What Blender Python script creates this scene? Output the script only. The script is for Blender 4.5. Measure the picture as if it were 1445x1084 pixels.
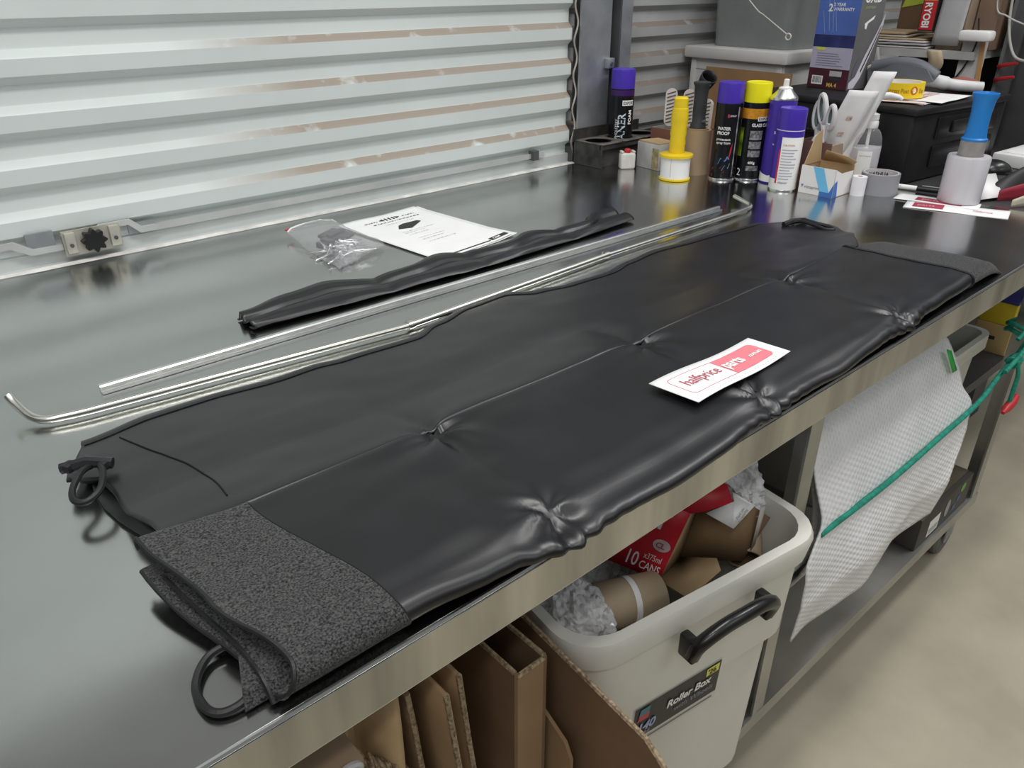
import bpy, bmesh, math, random
from mathutils import Vector, Matrix, noise
R_ = math.radians
random.seed(7)
for o in list(bpy.data.objects): bpy.data.objects.remove(o)
SC = bpy.context.scene
COL = SC.collection
# ------------------------------------------------------------------ camera
cam = bpy.data.cameras.new('camera'); cam.sensor_fit = 'HORIZONTAL'; cam.sensor_width = 36.0
cam.lens = 1087.0/1445.0*36.0; cam.clip_start = .02; cam.clip_end = 60
co = bpy.data.objects.new('camera', cam); COL.objects.link(co)
co.matrix_world = Matrix(((0.74861529, 0.31001353, -0.58606037, 0.0),
                          (-0.66299926, 0.34648195, -0.66361302, -0.385),
                          (-0.00266968, 0.88534844, 0.46492043, 1.36), (0, 0, 0, 1)))
SC.camera = co
# ------------------------------------------------------------------ world, lights, exposure
w = bpy.data.worlds.new('world'); SC.world = w; w.use_nodes = True
w.node_tree.nodes['Background'].inputs[0].default_value = (.92, .96, 1.0, 1)
w.node_tree.nodes['Background'].inputs[1].default_value = .48
def area(name, loc, size, energy, target=None, col=(1, .98, .95)):
    l = bpy.data.lights.new(name, 'AREA'); l.shape = 'RECTANGLE'; l.size, l.size_y = size; l.energy = energy; l.color = col
    o = bpy.data.objects.new(name, l); COL.objects.link(o); o.location = loc
    if target: o.rotation_euler = (Vector(target)-Vector(loc)).to_track_quat('-Z', 'Y').to_euler()
    return o
area('ceiling_tube_lamp', (.35, .0, 3.1), (1.5, .25), 23)
area('ceiling_tube_lamp', (2.6, -.5, 3.1), (1.5, .25), 22)
area('ceiling_tube_lamp', (-1.2, -1.2, 3.1), (1.5, .25), 15)
area('ceiling_tube_lamp', (1.2, -2.4, 3.1), (1.5, .25), 8)
vs = SC.view_settings; vs.view_transform = 'Standard'; vs.look = 'None'; vs.gamma = 1; vs.use_curve_mapping = False
vs.exposure = .36
# ------------------------------------------------------------------ materials
MATS = {}
def M(name, col, rough=.5, metal=0, var=.12, vs=9, bump=0, bs=120, bd=.002, tr=0, emit=0, spec=.5, sheen=0, alpha=1, vor=False, stretch=None, ior=1.45, col2=None, coat=0):
    if name in MATS: return MATS[name]
    m = bpy.data.materials.new(name); m.use_nodes = True; nt = m.node_tree; N = nt.nodes; L = nt.links
    b = N['Principled BSDF']
    b.inputs['Roughness'].default_value = rough; b.inputs['Metallic'].default_value = metal
    b.inputs['IOR'].default_value = ior; b.inputs['Specular IOR Level'].default_value = spec
    b.inputs['Transmission Weight'].default_value = tr; b.inputs['Alpha'].default_value = alpha
    b.inputs['Sheen Weight'].default_value = sheen; b.inputs['Coat Weight'].default_value = coat
    tc = N.new('ShaderNodeTexCoord'); src = tc.outputs['Object']
    if stretch:
        mp = N.new('ShaderNodeMapping'); mp.inputs['Scale'].default_value = stretch; L.new(src, mp.inputs[0]); src = mp.outputs[0]
    nz = N.new('ShaderNodeTexNoise'); nz.inputs['Scale'].default_value = vs; nz.inputs['Detail'].default_value = 5
    L.new(src, nz.inputs['Vector'])
    rp = N.new('ShaderNodeValToRGB'); c = col
    lo = col2 if col2 else tuple(max(0, x*(1-var)) for x in c); hi = c if col2 else tuple(min(1, x*(1+var)) for x in c)
    rp.color_ramp.elements[0].position = .35; rp.color_ramp.elements[1].position = .65
    rp.color_ramp.elements[0].color = (*lo, 1); rp.color_ramp.elements[1].color = (*hi, 1)
    L.new(nz.outputs['Fac'], rp.inputs[0]); L.new(rp.outputs[0], b.inputs['Base Color'])
    if bump:
        bp = N.new('ShaderNodeBump'); bp.inputs['Strength'].default_value = bump; bp.inputs['Distance'].default_value = bd
        if vor:
            t = N.new('ShaderNodeTexVoronoi'); t.inputs['Scale'].default_value = bs; t.inputs['Randomness'].default_value = .25
            iv = N.new('ShaderNodeMath'); iv.operation = 'SUBTRACT'; iv.inputs[0].default_value = 1; L.new(t.outputs['Distance'], iv.inputs[1])
            L.new(tc.outputs['Object'], t.inputs['Vector']); L.new(iv.outputs[0], bp.inputs['Height'])
        else:
            t = N.new('ShaderNodeTexNoise'); t.inputs['Scale'].default_value = bs; t.inputs['Detail'].default_value = 3
            L.new(src, t.inputs['Vector']); L.new(t.outputs['Fac'], bp.inputs['Height'])
        L.new(bp.outputs[0], b.inputs['Normal'])
    MATS[name] = m; m.diffuse_color = (*col, 1)
    return m
def node(m, t): return m.node_tree.nodes.new(t)
# steel bench top: brushed stainless with rolling waves and smears
STEEL = M('stainless steel top', (.56, .57, .56), .2, 1, .08, 2.5)
nt = STEEL.node_tree; b = nt.nodes['Principled BSDF']; tc = node(STEEL, 'ShaderNodeTexCoord')
n1 = node(STEEL, 'ShaderNodeTexNoise'); n1.inputs['Scale'].default_value = 7; n1.inputs['Detail'].default_value = 6; n1.inputs['Roughness'].default_value = .65
nt.links.new(tc.outputs['Object'], n1.inputs['Vector'])
mr = node(STEEL, 'ShaderNodeMapRange'); mr.inputs['To Min'].default_value = .10; mr.inputs['To Max'].default_value = .27
nt.links.new(n1.outputs['Fac'], mr.inputs[0]); nt.links.new(mr.outputs[0], b.inputs['Roughness'])
n2 = node(STEEL, 'ShaderNodeTexNoise'); n2.inputs['Scale'].default_value = 3.0; n2.inputs['Detail'].default_value = 1
bp = node(STEEL, 'ShaderNodeBump'); bp.inputs['Strength'].default_value = .10; bp.inputs['Distance'].default_value = .03
nt.links.new(tc.outputs['Object'], n2.inputs['Vector']); nt.links.new(n2.outputs['Fac'], bp.inputs['Height']); nt.links.new(bp.outputs[0], b.inputs['Normal'])
STEELB = M('dull steel', (.46, .46, .44), .42, 1, .14, 6, .08, 40)
GALV = M('galvanised steel', (.40, .42, .44), .5, .75, .16, 14)
DARKST = M('dark painted steel', (.10, .10, .105), .55, .3, .2, 8)
ALU = M('bright aluminium', (.86, .86, .84), .22, 1, .05, 20)
ZINC = M('zinc plated steel', (.78, .77, .70), .22, 1, .08, 15)
CHROME = M('rivet metal', (.85, .85, .86), .18, 1, .05, 30)
VINYL = M('black vinyl', (.0065, .0065, .008), .37, 0, .25, 12, .08, 700, .0006, spec=.8)
VINYL2 = M('black vinyl hem', (.018, .018, .021), .42, 0, .2, 20, .1, 700, .0006)
CORD = M('black cord', (.012, .012, .013), .5, 0, .2, 60, .3, 500, .001)
THREAD = M('black thread', (.006, .006, .006), .7)
def felt_mat():
    m = M('charcoal felt', (.095, .095, .094), .95, 0, .5, 560, .8, 620, .0022, spec=.1, sheen=.12, col2=(.012, .012, .013)); return m
FELT = felt_mat()
PAPER = M('white paper', (.88, .88, .87), .7, 0, .02, 20)
INK = M('black ink', (.03, .03, .03), .6)
INKG = M('grey ink', (.25, .25, .26), .6)
REDP = M('pink red print', (.62, .13, .17), .6, 0, .06)
REDT = M('dull red print', (.42, .05, .09), .6)
WHITEP = M('white print', (.9, .9, .88), .55, 0, .02)
CARD = M('corrugated cardboard', (.30, .19, .10), .85, 0, .14, 9)
CARDD = M('brown cardboard', (.185, .11, .06), .85, 0, .16, 9)
CARDE = M('cut cardboard edge', (.27, .20, .125), .9, 0, .5, 260)
KRAFT = M('kraft tan', (.44, .31, .17), .8, 0, .1, 12)
WPLAS = M('translucent white plastic', (.78, .77, .70), .35, 0, .04, 5, tr=.12)
WPLAS2 = M('white plastic', (.85, .85, .84), .35, 0, .04, 9)
BPLAS = M('black plastic', (.014, .014, .015), .42, 0, .25, 20)
BPLAS2 = M('black glossy plastic', (.012, .012, .012), .25, 0, .2, 20)
YEL = M('yellow plastic', (.86, .62, .02), .4, 0, .06)
YELCAP = M('bright yellow cap', (.88, .80, .01), .35, 0, .04)
PUR = M('purple cap', (.07, .035, .42), .32, 0, .08)
PURB = M('purple can paint', (.06, .03, .36), .28, 0, .1)
BLKCAN = M('black can paint', (.008, .008, .011), .25, 0, .2)
BLUEP = M('blue plastic', (.02, .22, .62), .4, 0, .06)
CONC = M('concrete', (.42, .38, .29), .75, 0, .10, 5, .15, 90)
GREENR = M('green rope', (.015, .27, .19), .7, 0, .25, 90, .4, 300, .002)
REDPL = M('red plastic', (.5, .03, .035), .4, 0, .15)
CLEAR = M('clear plastic', (.95, .95, .97), .12, 0, .02, 30, tr=1, ior=1.15)
GREYT = M('grey tape', (.30, .30, .32), .4, 0, .06)
BRTAPE = M('brown tape', (.40, .29, .19), .3, 0, .06)
CREAM = M('grubby cream plastic', (.62, .58, .52), .6, 0, .12, 20)
PINKG = M('pale grip plastic', (.60, .54, .50), .6, 0, .1, 20)
GREYBOX = M('grey carton print', (.16, .16, .165), .45, 0, .1)
# ------------------------------------------------------------------ mesh builder
def world(o):
    if o.parent is None: return o.matrix_basis.copy()
    return world(o.parent) @ o.matrix_parent_inverse @ o.matrix_basis
class MB:
    def __init__(s): s.v = []; s.f = []
    def add(s, vs, fs, mat=None):
        n = len(s.v)
        for p in vs: s.v.append(tuple(mat @ Vector(p)) if mat is not None else tuple(p))
        s.f += [tuple(i+n for i in f) for f in fs]; return s
    def box(s, c, d, rot=None, bev=0, seg=2):
        """centre, full dims"""
        bm = bmesh.new(); bmesh.ops.create_cube(bm, size=1); bmesh.ops.scale(bm, vec=d, verts=bm.verts)
        if bev: bmesh.ops.bevel(bm, geom=bm.edges[:], offset=bev, segments=seg, affect='EDGES', profile=.5)
        bm.verts.index_update(); vs = [v.co.copy() for v in bm.verts]; fs = [[v.index for v in f.verts] for f in bm.faces]; bm.free()
        m = Matrix.Translation(c)
        if rot is not None: m = m @ (rot if isinstance(rot, Matrix) else Matrix.Rotation(rot, 4, 'Z'))
        return s.add(vs, fs, m)
    def span(s, a, b_, bev=0, seg=2):
        return s.box([(x+y)/2 for x, y in zip(a, b_)], [abs(y-x) for x, y in zip(a, b_)], None, bev, seg)
    def lathe(s, prof, seg=28, mat=None, cap0=True, cap1=True):
        vs = []; fs = []; n = len(prof)
        for r, z in prof:
            for k in range(seg):
                a = 2*math.pi*k/seg; vs.append((r*math.cos(a), r*math.sin(a), z))
        for i in range(n-1):
            for k in range(seg):
                k2 = (k+1) % seg; fs.append((i*seg+k, i*seg+k2, (i+1)*seg+k2, (i+1)*seg+k))
        if cap0 and prof[0][0] > 1e-6: fs.append(tuple(reversed(range(seg))))
        if cap1 and prof[-1][0] > 1e-6: fs.append(tuple((n-1)*seg+k for k in range(seg)))
        return s.add(vs, fs, mat)
    def tube(s, pts, r, seg=10, caps=True, closed=False):
        pts = [Vector(p) for p in pts]; n = len(pts); rings = []
        prev = None
        for i, p in enumerate(pts):
            if closed: t = pts[(i+1) % n]-pts[i-1]
            else: t = pts[min(i+1, n-1)]-pts[max(i-1, 0)]
            t.normalize()
            if prev is None:
                a = Vector((0, 0, 1)) if abs(t.z) < .9 else Vector((1, 0, 0)); u = t.cross(a).normalized()
            else:
                u = prev-t*prev.dot(t); u = u.normalized() if u.length > 1e-6 else t.orthogonal().normalized()
            prev = u; v = t.cross(u); rr = r[i] if isinstance(r, (list, tuple)) else r
            rings.append([p+(u*math.cos(2*math.pi*k/seg)+v*math.sin(2*math.pi*k/seg))*rr for k in range(seg)])
        vs = [q for rg in rings for q in rg]; fs = []
        for i in range(n if closed else n-1):
            j = (i+1) % n
            for k in range(seg):
                k2 = (k+1) % seg; fs.append((i*seg+k, i*seg+k2, j*seg+k2, j*seg+k))
        if caps and not closed: fs += [tuple(reversed(range(seg))), tuple((n-1)*seg+k for k in range(seg))]
        return s.add(vs, fs)
    def grid(s, fn, nu, nv, flip=False):
        vs = [fn(i/nu, j/nv) for i in range(nu+1) for j in range(nv+1)]; fs = []
        for i in range(nu):
            for j in range(nv):
                a = i*(nv+1)+j; q = (a, a+nv+1, a+nv+2, a+1); fs.append(q[::-1] if flip else q)
        return s.add(vs, fs)
    def prism(s, poly, a, b_, axis='X', mat=None):
        """poly of 2-D points extruded along axis from a to b"""
        def P(p, t):
            return {'X': (t, p[0], p[1]), 'Y': (p[0], t, p[1]), 'Z': (p[0], p[1], t)}[axis]
        n = len(poly); vs = [P(p, a) for p in poly]+[P(p, b_) for p in poly]
        fs = [(i, (i+1) % n, n+(i+1) % n, n+i) for i in range(n)]+[tuple(reversed(range(n))), tuple(range(n, 2*n))]
        bm = bmesh.new(); bv = [bm.verts.new(v) for v in vs]
        for f in fs: bm.faces.new([bv[i] for i in f])
        bmesh.ops.recalc_face_normals(bm, faces=bm.faces[:]); bmesh.ops.triangulate(bm, faces=[f for f in bm.faces if len(f.verts) > 4])
        bm.verts.index_update(); fs = [[v.index for v in f.verts] for f in bm.faces]; bm.free()
        return s.add(vs, fs, mat)
    def mesh(s, name, mat, ang=40):
        me = bpy.data.meshes.new(name); me.from_pydata(s.v, [], s.f); me.update()
        if mat: me.materials.append(mat)
        me.polygons.foreach_set('use_smooth', [True]*len(me.polygons)); me.set_sharp_from_angle(angle=R_(ang))
        return me
    def build(s, name, mat, parent=None, local=False, ang=40, solid=0, off=0):
        o = bpy.data.objects.new(name, s.mesh(name, mat, ang)); COL.objects.link(o)
        if parent is not None:
            o.parent = parent
            if not local: o.matrix_parent_inverse = world(parent).inverted()
        if solid:
            md = o.modifiers.new('thickness', 'SOLIDIFY'); md.thickness = solid; md.offset = off
        return o
    def solo(s, name, mat, ang=40, solid=0, off=0):
        """a top-level mesh with its origin at the base"""
        xs, ys, zs = zip(*s.v); c = ((min(xs)+max(xs))/2, (min(ys)+max(ys))/2, min(zs))
        s.v = [(x-c[0], y-c[1], z-c[2]) for x, y, z in s.v]
        o = s.build(name, mat, None, False, ang, solid, off); o.location = c; return o
def tag(o, label, cat, group=None, kind=None):
    if label: o['label'] = label
    if cat: o['category'] = cat
    if group: o['group'] = group
    if kind: o['kind'] = kind
    return o
def struct(o, label=None):
    o['kind'] = 'structure'
    if label: o['label'] = label
    return o
def thing(name, loc, label, cat, rz=0, group=None):
    o = bpy.data.objects.new(name, None); COL.objects.link(o); o.location = loc; o.rotation_euler = (0, 0, rz)
    o.empty_display_size = .05
    return tag(o, label, cat, group)
def text_mb(body, size, fn, align='LEFT', bold=0, shear=0, sx=1):
    cu = bpy.data.curves.new('txt', 'FONT'); cu.body = body; cu.size = size; cu.align_x = align; cu.offset = bold*size; cu.shear = shear; cu.resolution_u = 3
    o = bpy.data.objects.new('txt', cu); me = bpy.data.meshes.new_from_object(o)
    mb = MB(); mb.add([fn(v.co.x*sx, v.co.y) for v in me.vertices], [tuple(p.vertices) for p in me.polygons])
    bpy.data.objects.remove(o); bpy.data.curves.remove(cu); bpy.data.meshes.remove(me)
    return mb
def letters(body, size, fn, mat, parent, local=True, align='LEFT', bold=0, shear=0, sx=1, name='lettering'):
    return text_mb(body, size, fn, align, bold, shear, sx).build(name, mat, parent, local)
def lerp(a, b_, t): return a+(b_-a)*t
def pl(x, pts):
    """piecewise linear"""
    if x <= pts[0][0]: return pts[0][1]
    for (a, b_), (c, d) in zip(pts, pts[1:]):
        if x <= c: return lerp(b_, d, (x-a)/(c-a))
    return pts[-1][1]
def sm(x, pts):
    if x <= pts[0][0]: return pts[0][1]
    for (a, b_), (c, d) in zip(pts, pts[1:]):
        if x <= c:
            t = (x-a)/(c-a); return lerp(b_, d, t*t*(3-2*t))
    return pts[-1][1]
def nz(x, y, z=0): return noise.noise(Vector((x, y, z)))
def catmull(P, n=8):
    P = [Vector(p) for p in P]; out = []
    for i in range(len(P)-1):
        p0, p1, p2, p3 = P[max(i-1, 0)], P[i], P[i+1], P[min(i+2, len(P)-1)]
        for k in range(n):
            t = k/n; out.append(.5*((2*p1)+(p2-p0)*t+(2*p0-5*p1+4*p2-p3)*t*t+(3*p1-p0-3*p2+p3)*t**3))
    return out+[P[-1]]
# ================================================================== THE SETTING
TZ = .90
fl = MB().span((-4, -4, -.05), (9, 4.5, 0)).build('floor', CONC); struct(fl, 'beige concrete shed floor')
# roller door sheet: ribbed profile
DOORM = M('ribbed door paint', (.66, .71, .695), .38, 0, .05, 3)
def dusty(m, x0, dust=(.30, .23, .17)):
    nt = m.node_tree; b = nt.nodes['Principled BSDF']; src = b.inputs['Base Color'].links[0].from_socket
    g = node(m, 'ShaderNodeNewGeometry'); sp = node(m, 'ShaderNodeSeparateXYZ'); nt.links.new(g.outputs['Normal'], sp.inputs[0])
    tc = node(m, 'ShaderNodeTexCoord'); so = node(m, 'ShaderNodeSeparateXYZ'); nt.links.new(tc.outputs['Object'], so.inputs[0])
    up = node(m, 'ShaderNodeMapRange'); up.inputs['From Min'].default_value = .35; up.inputs['From Max'].default_value = .55; nt.links.new(sp.outputs['Z'], up.inputs[0])
    xr = node(m, 'ShaderNodeMapRange'); xr.inputs['From Min'].default_value = x0; xr.inputs['From Max'].default_value = x0+.25; nt.links.new(so.outputs['X'], xr.inputs[0])
    n = node(m, 'ShaderNodeTexNoise'); n.inputs['Scale'].default_value = 16; n.inputs['Detail'].default_value = 6; nt.links.new(tc.outputs['Object'], n.inputs['Vector'])
    nr = node(m, 'ShaderNodeMapRange'); nr.inputs['From Min'].default_value = .28; nr.inputs['From Max'].default_value = .42; nt.links.new(n.outputs['Fac'], nr.inputs[0])
    a = node(m, 'ShaderNodeMath'); a.operation = 'MULTIPLY'; nt.links.new(up.outputs[0], a.inputs[0]); nt.links.new(xr.outputs[0], a.inputs[1])
    c = node(m, 'ShaderNodeMath'); c.operation = 'MULTIPLY'; nt.links.new(a.outputs[0], c.inputs[0]); nt.links.new(nr.outputs[0], c.inputs[1])
    d = node(m, 'ShaderNodeMath'); d.operation = 'MULTIPLY'; d.inputs[1].default_value = .85; nt.links.new(c.outputs[0], d.inputs[0])
    mx = node(m, 'ShaderNodeMix'); mx.data_type = 'RGBA'; mx.inputs['B'].default_value = (*dust, 1)
    nt.links.new(d.outputs[0], mx.inputs['Factor']); nt.links.new(src, mx.inputs['A']); nt.links.new(mx.outputs['Result'], b.inputs['Base Color'])
dusty(DOORM, .55)
def ribbed(mb, x0, x1, yb, z_first, z_top, pitch=.0868, depth=.015, nx=1):
    prof = [(yb, .915)]; z = z_first
    while z < z_top:
        prof += [(yb, z-.058), (yb-depth*.9, z-.046), (yb-depth, z-.044), (yb-depth, z-.017), (yb-depth*.9, z-.0145), (yb-.001, z-.003)]
        prof.append((yb, z+.0)); z += pitch
    prof.append((yb, z_top))
    pts = sorted(prof, key=lambda p: p[1])
    mb.grid(lambda u, v: (lerp(x0, x1, u), pts[round(v*(len(pts)-1))][0], pts[round(v*(len(pts)-1))][1]), nx, len(pts)-1)
    return mb
door = struct(ribbed(MB(), -1.6, 1.603, 1.20, 1.003, 1.95).build('door_1', DOORM, ang=20), 'pale ribbed roller door behind the bench')
DR = M('door rail paint', (.60, .63, .62), .4, .2, .08, 6)
m = MB().span((-1.6, 1.185, .897), (1.6, 1.215, .925)); m.span((-1.6, 1.165, .897), (1.6, 1.187, .902))
m.build('bottom_rail', DR, door)
SILLM = M('dirty sill', (.72, .70, .66), .6, 0, .18, 25)
m = MB(); m.grid(lambda u, v: (lerp(-1.6, 1.60, u), 1.166-.012*(1-v)-.002*nz(u*60, v), .9012+.003*v), 120, 1)
m.build('sill_strip', SILLM, door)
# locking bar and latch on the door
LB = M('lock bar metal', (.60, .62, .61), .4, .4, .08, 10)
m = MB()
m.span((.455, 1.176, .930), (1.50, 1.182, .942)); m.build('lock_bar', LB, door)
m = MB()
m.prism([(.335, .932), (.36, .950), (.405, .950), (.425, .931), (.46, .931), (.46, .942), (.43, .942), (.41, .960), (.355, .960), (.335, .944)], 1.172, 1.178, 'Y')
m.build('lock_bar', LB, door)
m = MB(); m.prism([(.02, .938), (.205, .944), (.235, .926), (.31, .926), (.31, .936), (.24, .937), (.213, .955), (.02, .949)], 1.172, 1.178, 'Y'); m.build('lock_bar', LB, door)
LP = M('latch plate metal', (.56, .54, .47), .4, .5, .1, 20)
lt = MB(); lt.box((.338, 1.170, .936), (.10, .004, .046)); lt.box((.338, 1.176, .936), (.10, .014, .03)); lt = lt.build('latch_plate', LP, door)
for x in (.300, .376):
    MB().box((x, 1.165, .938), (.018, .008, .038), None, .002).build('clamp_block', LP, lt)
    MB().lathe([(.0001, 0), (.0035, 0), (.0035, .003), (.0001, .003)], 10, Matrix.Translation((x, 1.161, .934)) @ Matrix.Rotation(R_(90), 4, 'X')).build('screw', DARKST, lt)
kp = []
for k in range(64):
    a = 2*math.pi*k/64; kp.append(((.0185+.0032*math.cos(8*a))*math.cos(a), (.0185+.0032*math.cos(8*a))*math.sin(a)))
MB().prism(kp, .0, .016, 'Z', Matrix.Translation((.338, 1.168, .937)) @ Matrix.Rotation(R_(90), 4, 'X')).build('star_knob', BPLAS, lt)
MB().box((.205+.05, 1.178, .948), (.045, .006, .03)).build('bar_guide', GALV, door)
MB().box((.43, 1.181, .940), (.05, .006, .02)).build('bar_guide', GALV, door)
MB().box((1.46, 1.176, .938), (.02, .02, .024)).build('bar_guide', DARKST, door)
# wall behind, right of the door
WALL2 = M('ribbed wall paint', (.42, .43, .43), .5, 0, .14, 5); dusty(WALL2, -5, (.24, .19, .15))
struct(ribbed(MB(), 1.62, 5.5, 1.33, .985, 2.75, .0868, .018).build('wall_back', WALL2, ang=20), 'grey dusty ribbed wall beyond the door post')
struct(MB().span((-2.6, 1.34, 0), (5.5, 1.40, 3.3)).build('wall_outer', GALV))
struct(MB().span((-1.6, 1.22, 0), (1.6, 1.26, .9)).build('wall_lower', DARKST))
struct(MB().span((-2.6, 1.17, 1.95), (1.60, 1.335, 3.3)).build('upper_blocker', M('dark blocker panel', (.17, .17, .165), .7, 0, .2, 6)), 'unseen dark panel added above the door to darken reflections')  # unseen dark panel, added to darken reflections in the steel and vinyl
SHED = M('shed wall sheet', (.16, .165, .165), .6, 0, .1, 4)  # unseen shed walls, put in to cut low ambient light under the bench
struct(MB().span((-2.65, -3.5, 0), (-2.6, 1.4, 2.75)).build('wall_left', SHED))
struct(MB().span((-2.65, -3.55, 0), (5.6, -3.5, 2.75)).build('wall_front', SHED))
struct(MB().span((5.5, -3.5, 0), (5.55, 1.4, 2.75)).build('wall_right', SHED))
# door post (jamb) of galvanised channels
jp = struct(MB().span((1.616, 1.165, .985), (1.728, 1.171, 2.75)).build('trim_1', GALV), 'galvanised steel door post')
MB().span((1.728, 1.165, .985), (1.734, 1.30, 2.75)).build('channel_web', GALV, jp)
MB().span((1.758, 1.15, .96), (1.802, 1.158, 2.75)).build('channel_flange', GALV, jp)
MB().span((1.752, 1.15, .96), (1.758, 1.30, 2.75)).build('channel_web', DARKST, jp)
MB().box((1.725, 1.157, 1.155), (.026, .016, .026), None, .002).build('bracket_lug', GALV, jp)
MB().lathe([(.0001, 0), (.005, 0), (.005, .004), (.0001, .004)], 8, Matrix.Translation((1.725, 1.149, 1.153)) @ Matrix.Rotation(R_(90), 4, 'X')).build('bolt', DARKST, jp)
m = MB(); m.tube([(1.611+.006*math.sin((z-1.003)/.0868*2*math.pi+1.2), 1.178-.004*math.sin(z*72), z) for z in [.905+.01*k for k in range(110)]], .0025, 6)
m.build('edge_strip', M('strip', (.45, .40, .36), .6), jp)
# ================================================================== THE WORKBENCH
wb = thing('workbench', (.6, .6, 0), 'long stainless steel workbench on castors with a lower shelf', 'workbench')
X0, X1 = -.95, 1.972
prof = [(.0, .849), (.0, .897), (.003, .900), (1.19, .900), (1.19, .850), (1.186, .850), (1.186, .896), (.006, .896), (.004, .895), (.004, .853), (.02, .853), (.02, .849)]
MB().prism(prof, X0, X1, 'X').build('bench_top', STEEL, wb, ang=30)
LIP = M('polished lip', (.82, .82, .80), .3, 1, .05, 10)
m = MB(); m.tube([(lerp(X0, X1, k/60), .0015, .8985+.0006*nz(k*.7, 1)) for k in range(61)], .0022, 6); m.build('front_lip', LIP, wb)
APR = M('apron steel', (.54, .53, .49), .36, 1, .3, 13, stretch=(1, 1, .12))  # vertical streaks in the colour stand in for dark reflections
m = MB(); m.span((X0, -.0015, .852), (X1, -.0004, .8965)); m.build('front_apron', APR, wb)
LEGM = STEELB
for x in (-.85, .938, 1.915):
    for y in (.036, 1.06):
        m = MB(); m.prism([(x, y), (x+.036, y), (x+.036, y+.004), (x+.004, y+.004), (x+.004, y+.036), (x, y+.036)] if y > 1 else [(x, y), (x+.036, y), (x+.036, y+.036), (x+.032, y+.036), (x+.032, y+.004), (x, y+.004)], .2, .896, 'Z')
        m.build('leg', LEGM, wb, ang=30)
m = MB(); m.prism([(.034, .168), (.034, .2), (1.10, .2), (1.10, .168), (1.096, .168), (1.096, .196), (.038, .196), (.038, .168)], X0+.08, 1.955, 'X')
m.build('lower_shelf', STEELB, wb, ang=30)
RUB = M('grey rubber', (.14, .14, .135), .7, 0, .2, 20)
for i, (x, y) in enumerate([(1.90, .085), (1.90, 1.04), (-.78, .085), (-.78, 1.04)]):
    c = MB().box((x, y, .163), (.07, .07, .008)); c.lathe([(.018, .125), (.018, .16)], 14, Matrix.Translation((x, y, 0)))
    for s in (-1, 1): c.box((x+.02, y+s*.024, .095), (.05, .004, .075), None, .001)
    c = c.build('castor', GALV, wb)
    MB().lathe([(.022, -.018), (.05, -.018), (.056, -.012), (.056, .012), (.05, .018), (.022, .018)], 32, Matrix.Translation((x+.025, y, .057)) @ Matrix.Rotation(R_(90), 4, 'X')).build('wheel', RUB, c)
    MB().lathe([(.0001, -.022), (.02, -.022), (.02, .022), (.0001, .022)], 16, Matrix.Translation((x+.025, y, .057)) @ Matrix.Rotation(R_(90), 4, 'X')).build('wheel_hub', GALV, c)
    MB().box((x+.095, y, .150), (.05, .03, .008), Matrix.Rotation(R_(14), 4, 'Y'), .003).build('brake_pedal', M('faded red', (.55, .13, .09), .5), c)
# second bench standing beyond
b2 = thing('side_bench', (2.5, .7, 0), 'dark steel side bench beyond the workbench end', 'bench')
MB().span((1.985, .02, .855), (3.1, 1.2, .895)).build('bench_top', M('dark steel top', (.17, .17, .175), .4, .8, .15, 5), b2)
for x in (2.05, 3.02):
    for y in (.40, 1.12): MB().span((x, y, 0), (x+.04, y+.04, .855)).build('leg', DARKST, b2)
MB().span((2.0, .15, .40), (3.1, 1.18, .43)).build('shelf', DARKST, b2)
# ================================================================== THE FOLDED COVER
CRX = (.402, .742, 1.102)
def pinch(x, wd=.02):
    return max(math.exp(-abs(x-c)/wd) for c in CRX)
def panel(x):
    """0 at the creases, 1 mid panel"""
    e = [.05]+list(CRX)+[1.48]
    for a, b_ in zip(e, e[1:]):
        if a <= x <= b_: return math.sin(math.pi*(x-a)/(b_-a))
    return 0
HEM = [(.127, .474), (.20, .487), (.265, .486), (.36, .476), (.405, .478), (.45, .470), (.556, .463), (.62, .485), (.69, .506), (.765, .512), (.82, .482), (.876, .468), (.96, .464), (1.05, .480), (1.124, .490), (1.25, .478), (1.415, .464), (1.47, .45), (1.53, .405)]
def hemy(x): return sm(x, HEM)
def wr(x, y, amp=1):
    """fine wrinkles fanning out from the creases"""
    h = 0
    for i, c in enumerate(CRX):
        for yc, s in ((.195, 1.), (.02, 1.)):
            dx, dy = x-c, (y-yc)
            r = math.hypot(dx, dy); a = math.atan2(dy, dx)
            h += .0050*math.exp(-r/.036)*math.sin(5*a+i*1.3+6*nz(x*8, y*8, i)) * min(1, r/.012)
    h += .0028*nz(x*5, y*9, 3)+.0011*nz(x*19+3, y*26, 5)
    return h*amp
def back_z(x, y):
    hy = hemy(x); t = (y-.205)/(hy-.205)
    z = pl(t, [(0, .0378), (.02, .0378), (.05, .0366), (.34, .0190), (.40, .0172), (.7, .0120), (1, .006)])
    left = max(0, 1-(x-.09)/.12); z += .004*left*sm(y, [(.2, 0), (.3, 1), (.42, 1), (.48, .3)])
    z += .004*panel(x)*max(0, 1-abs(t-.6)/.5)
    z -= .010*pinch(x, .015)*max(0, 1-abs(y-.215)/.08)
    return max(.003, z+wr(x, y, .85)*min(1, (1-t)*3+.15))
XL = [(.20, .122), (.24, .122), (.28, .113), (.33, .116), (.375, .113), (.392, .088), (.405, .092), (.425, .103), (.46, .119), (.49, .128)]
XR = [(.20, 1.34), (.235, 1.40), (.27, 1.455), (.343, 1.498), (.395, 1.518), (.418, 1.510), (.44, 1.47), (.468, 1.41), (.50, 1.40)]
cover = thing('folded_cover', (.77, .23, TZ), 'large folded black vinyl cover with charcoal felt ends on the bench', 'cover')
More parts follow.
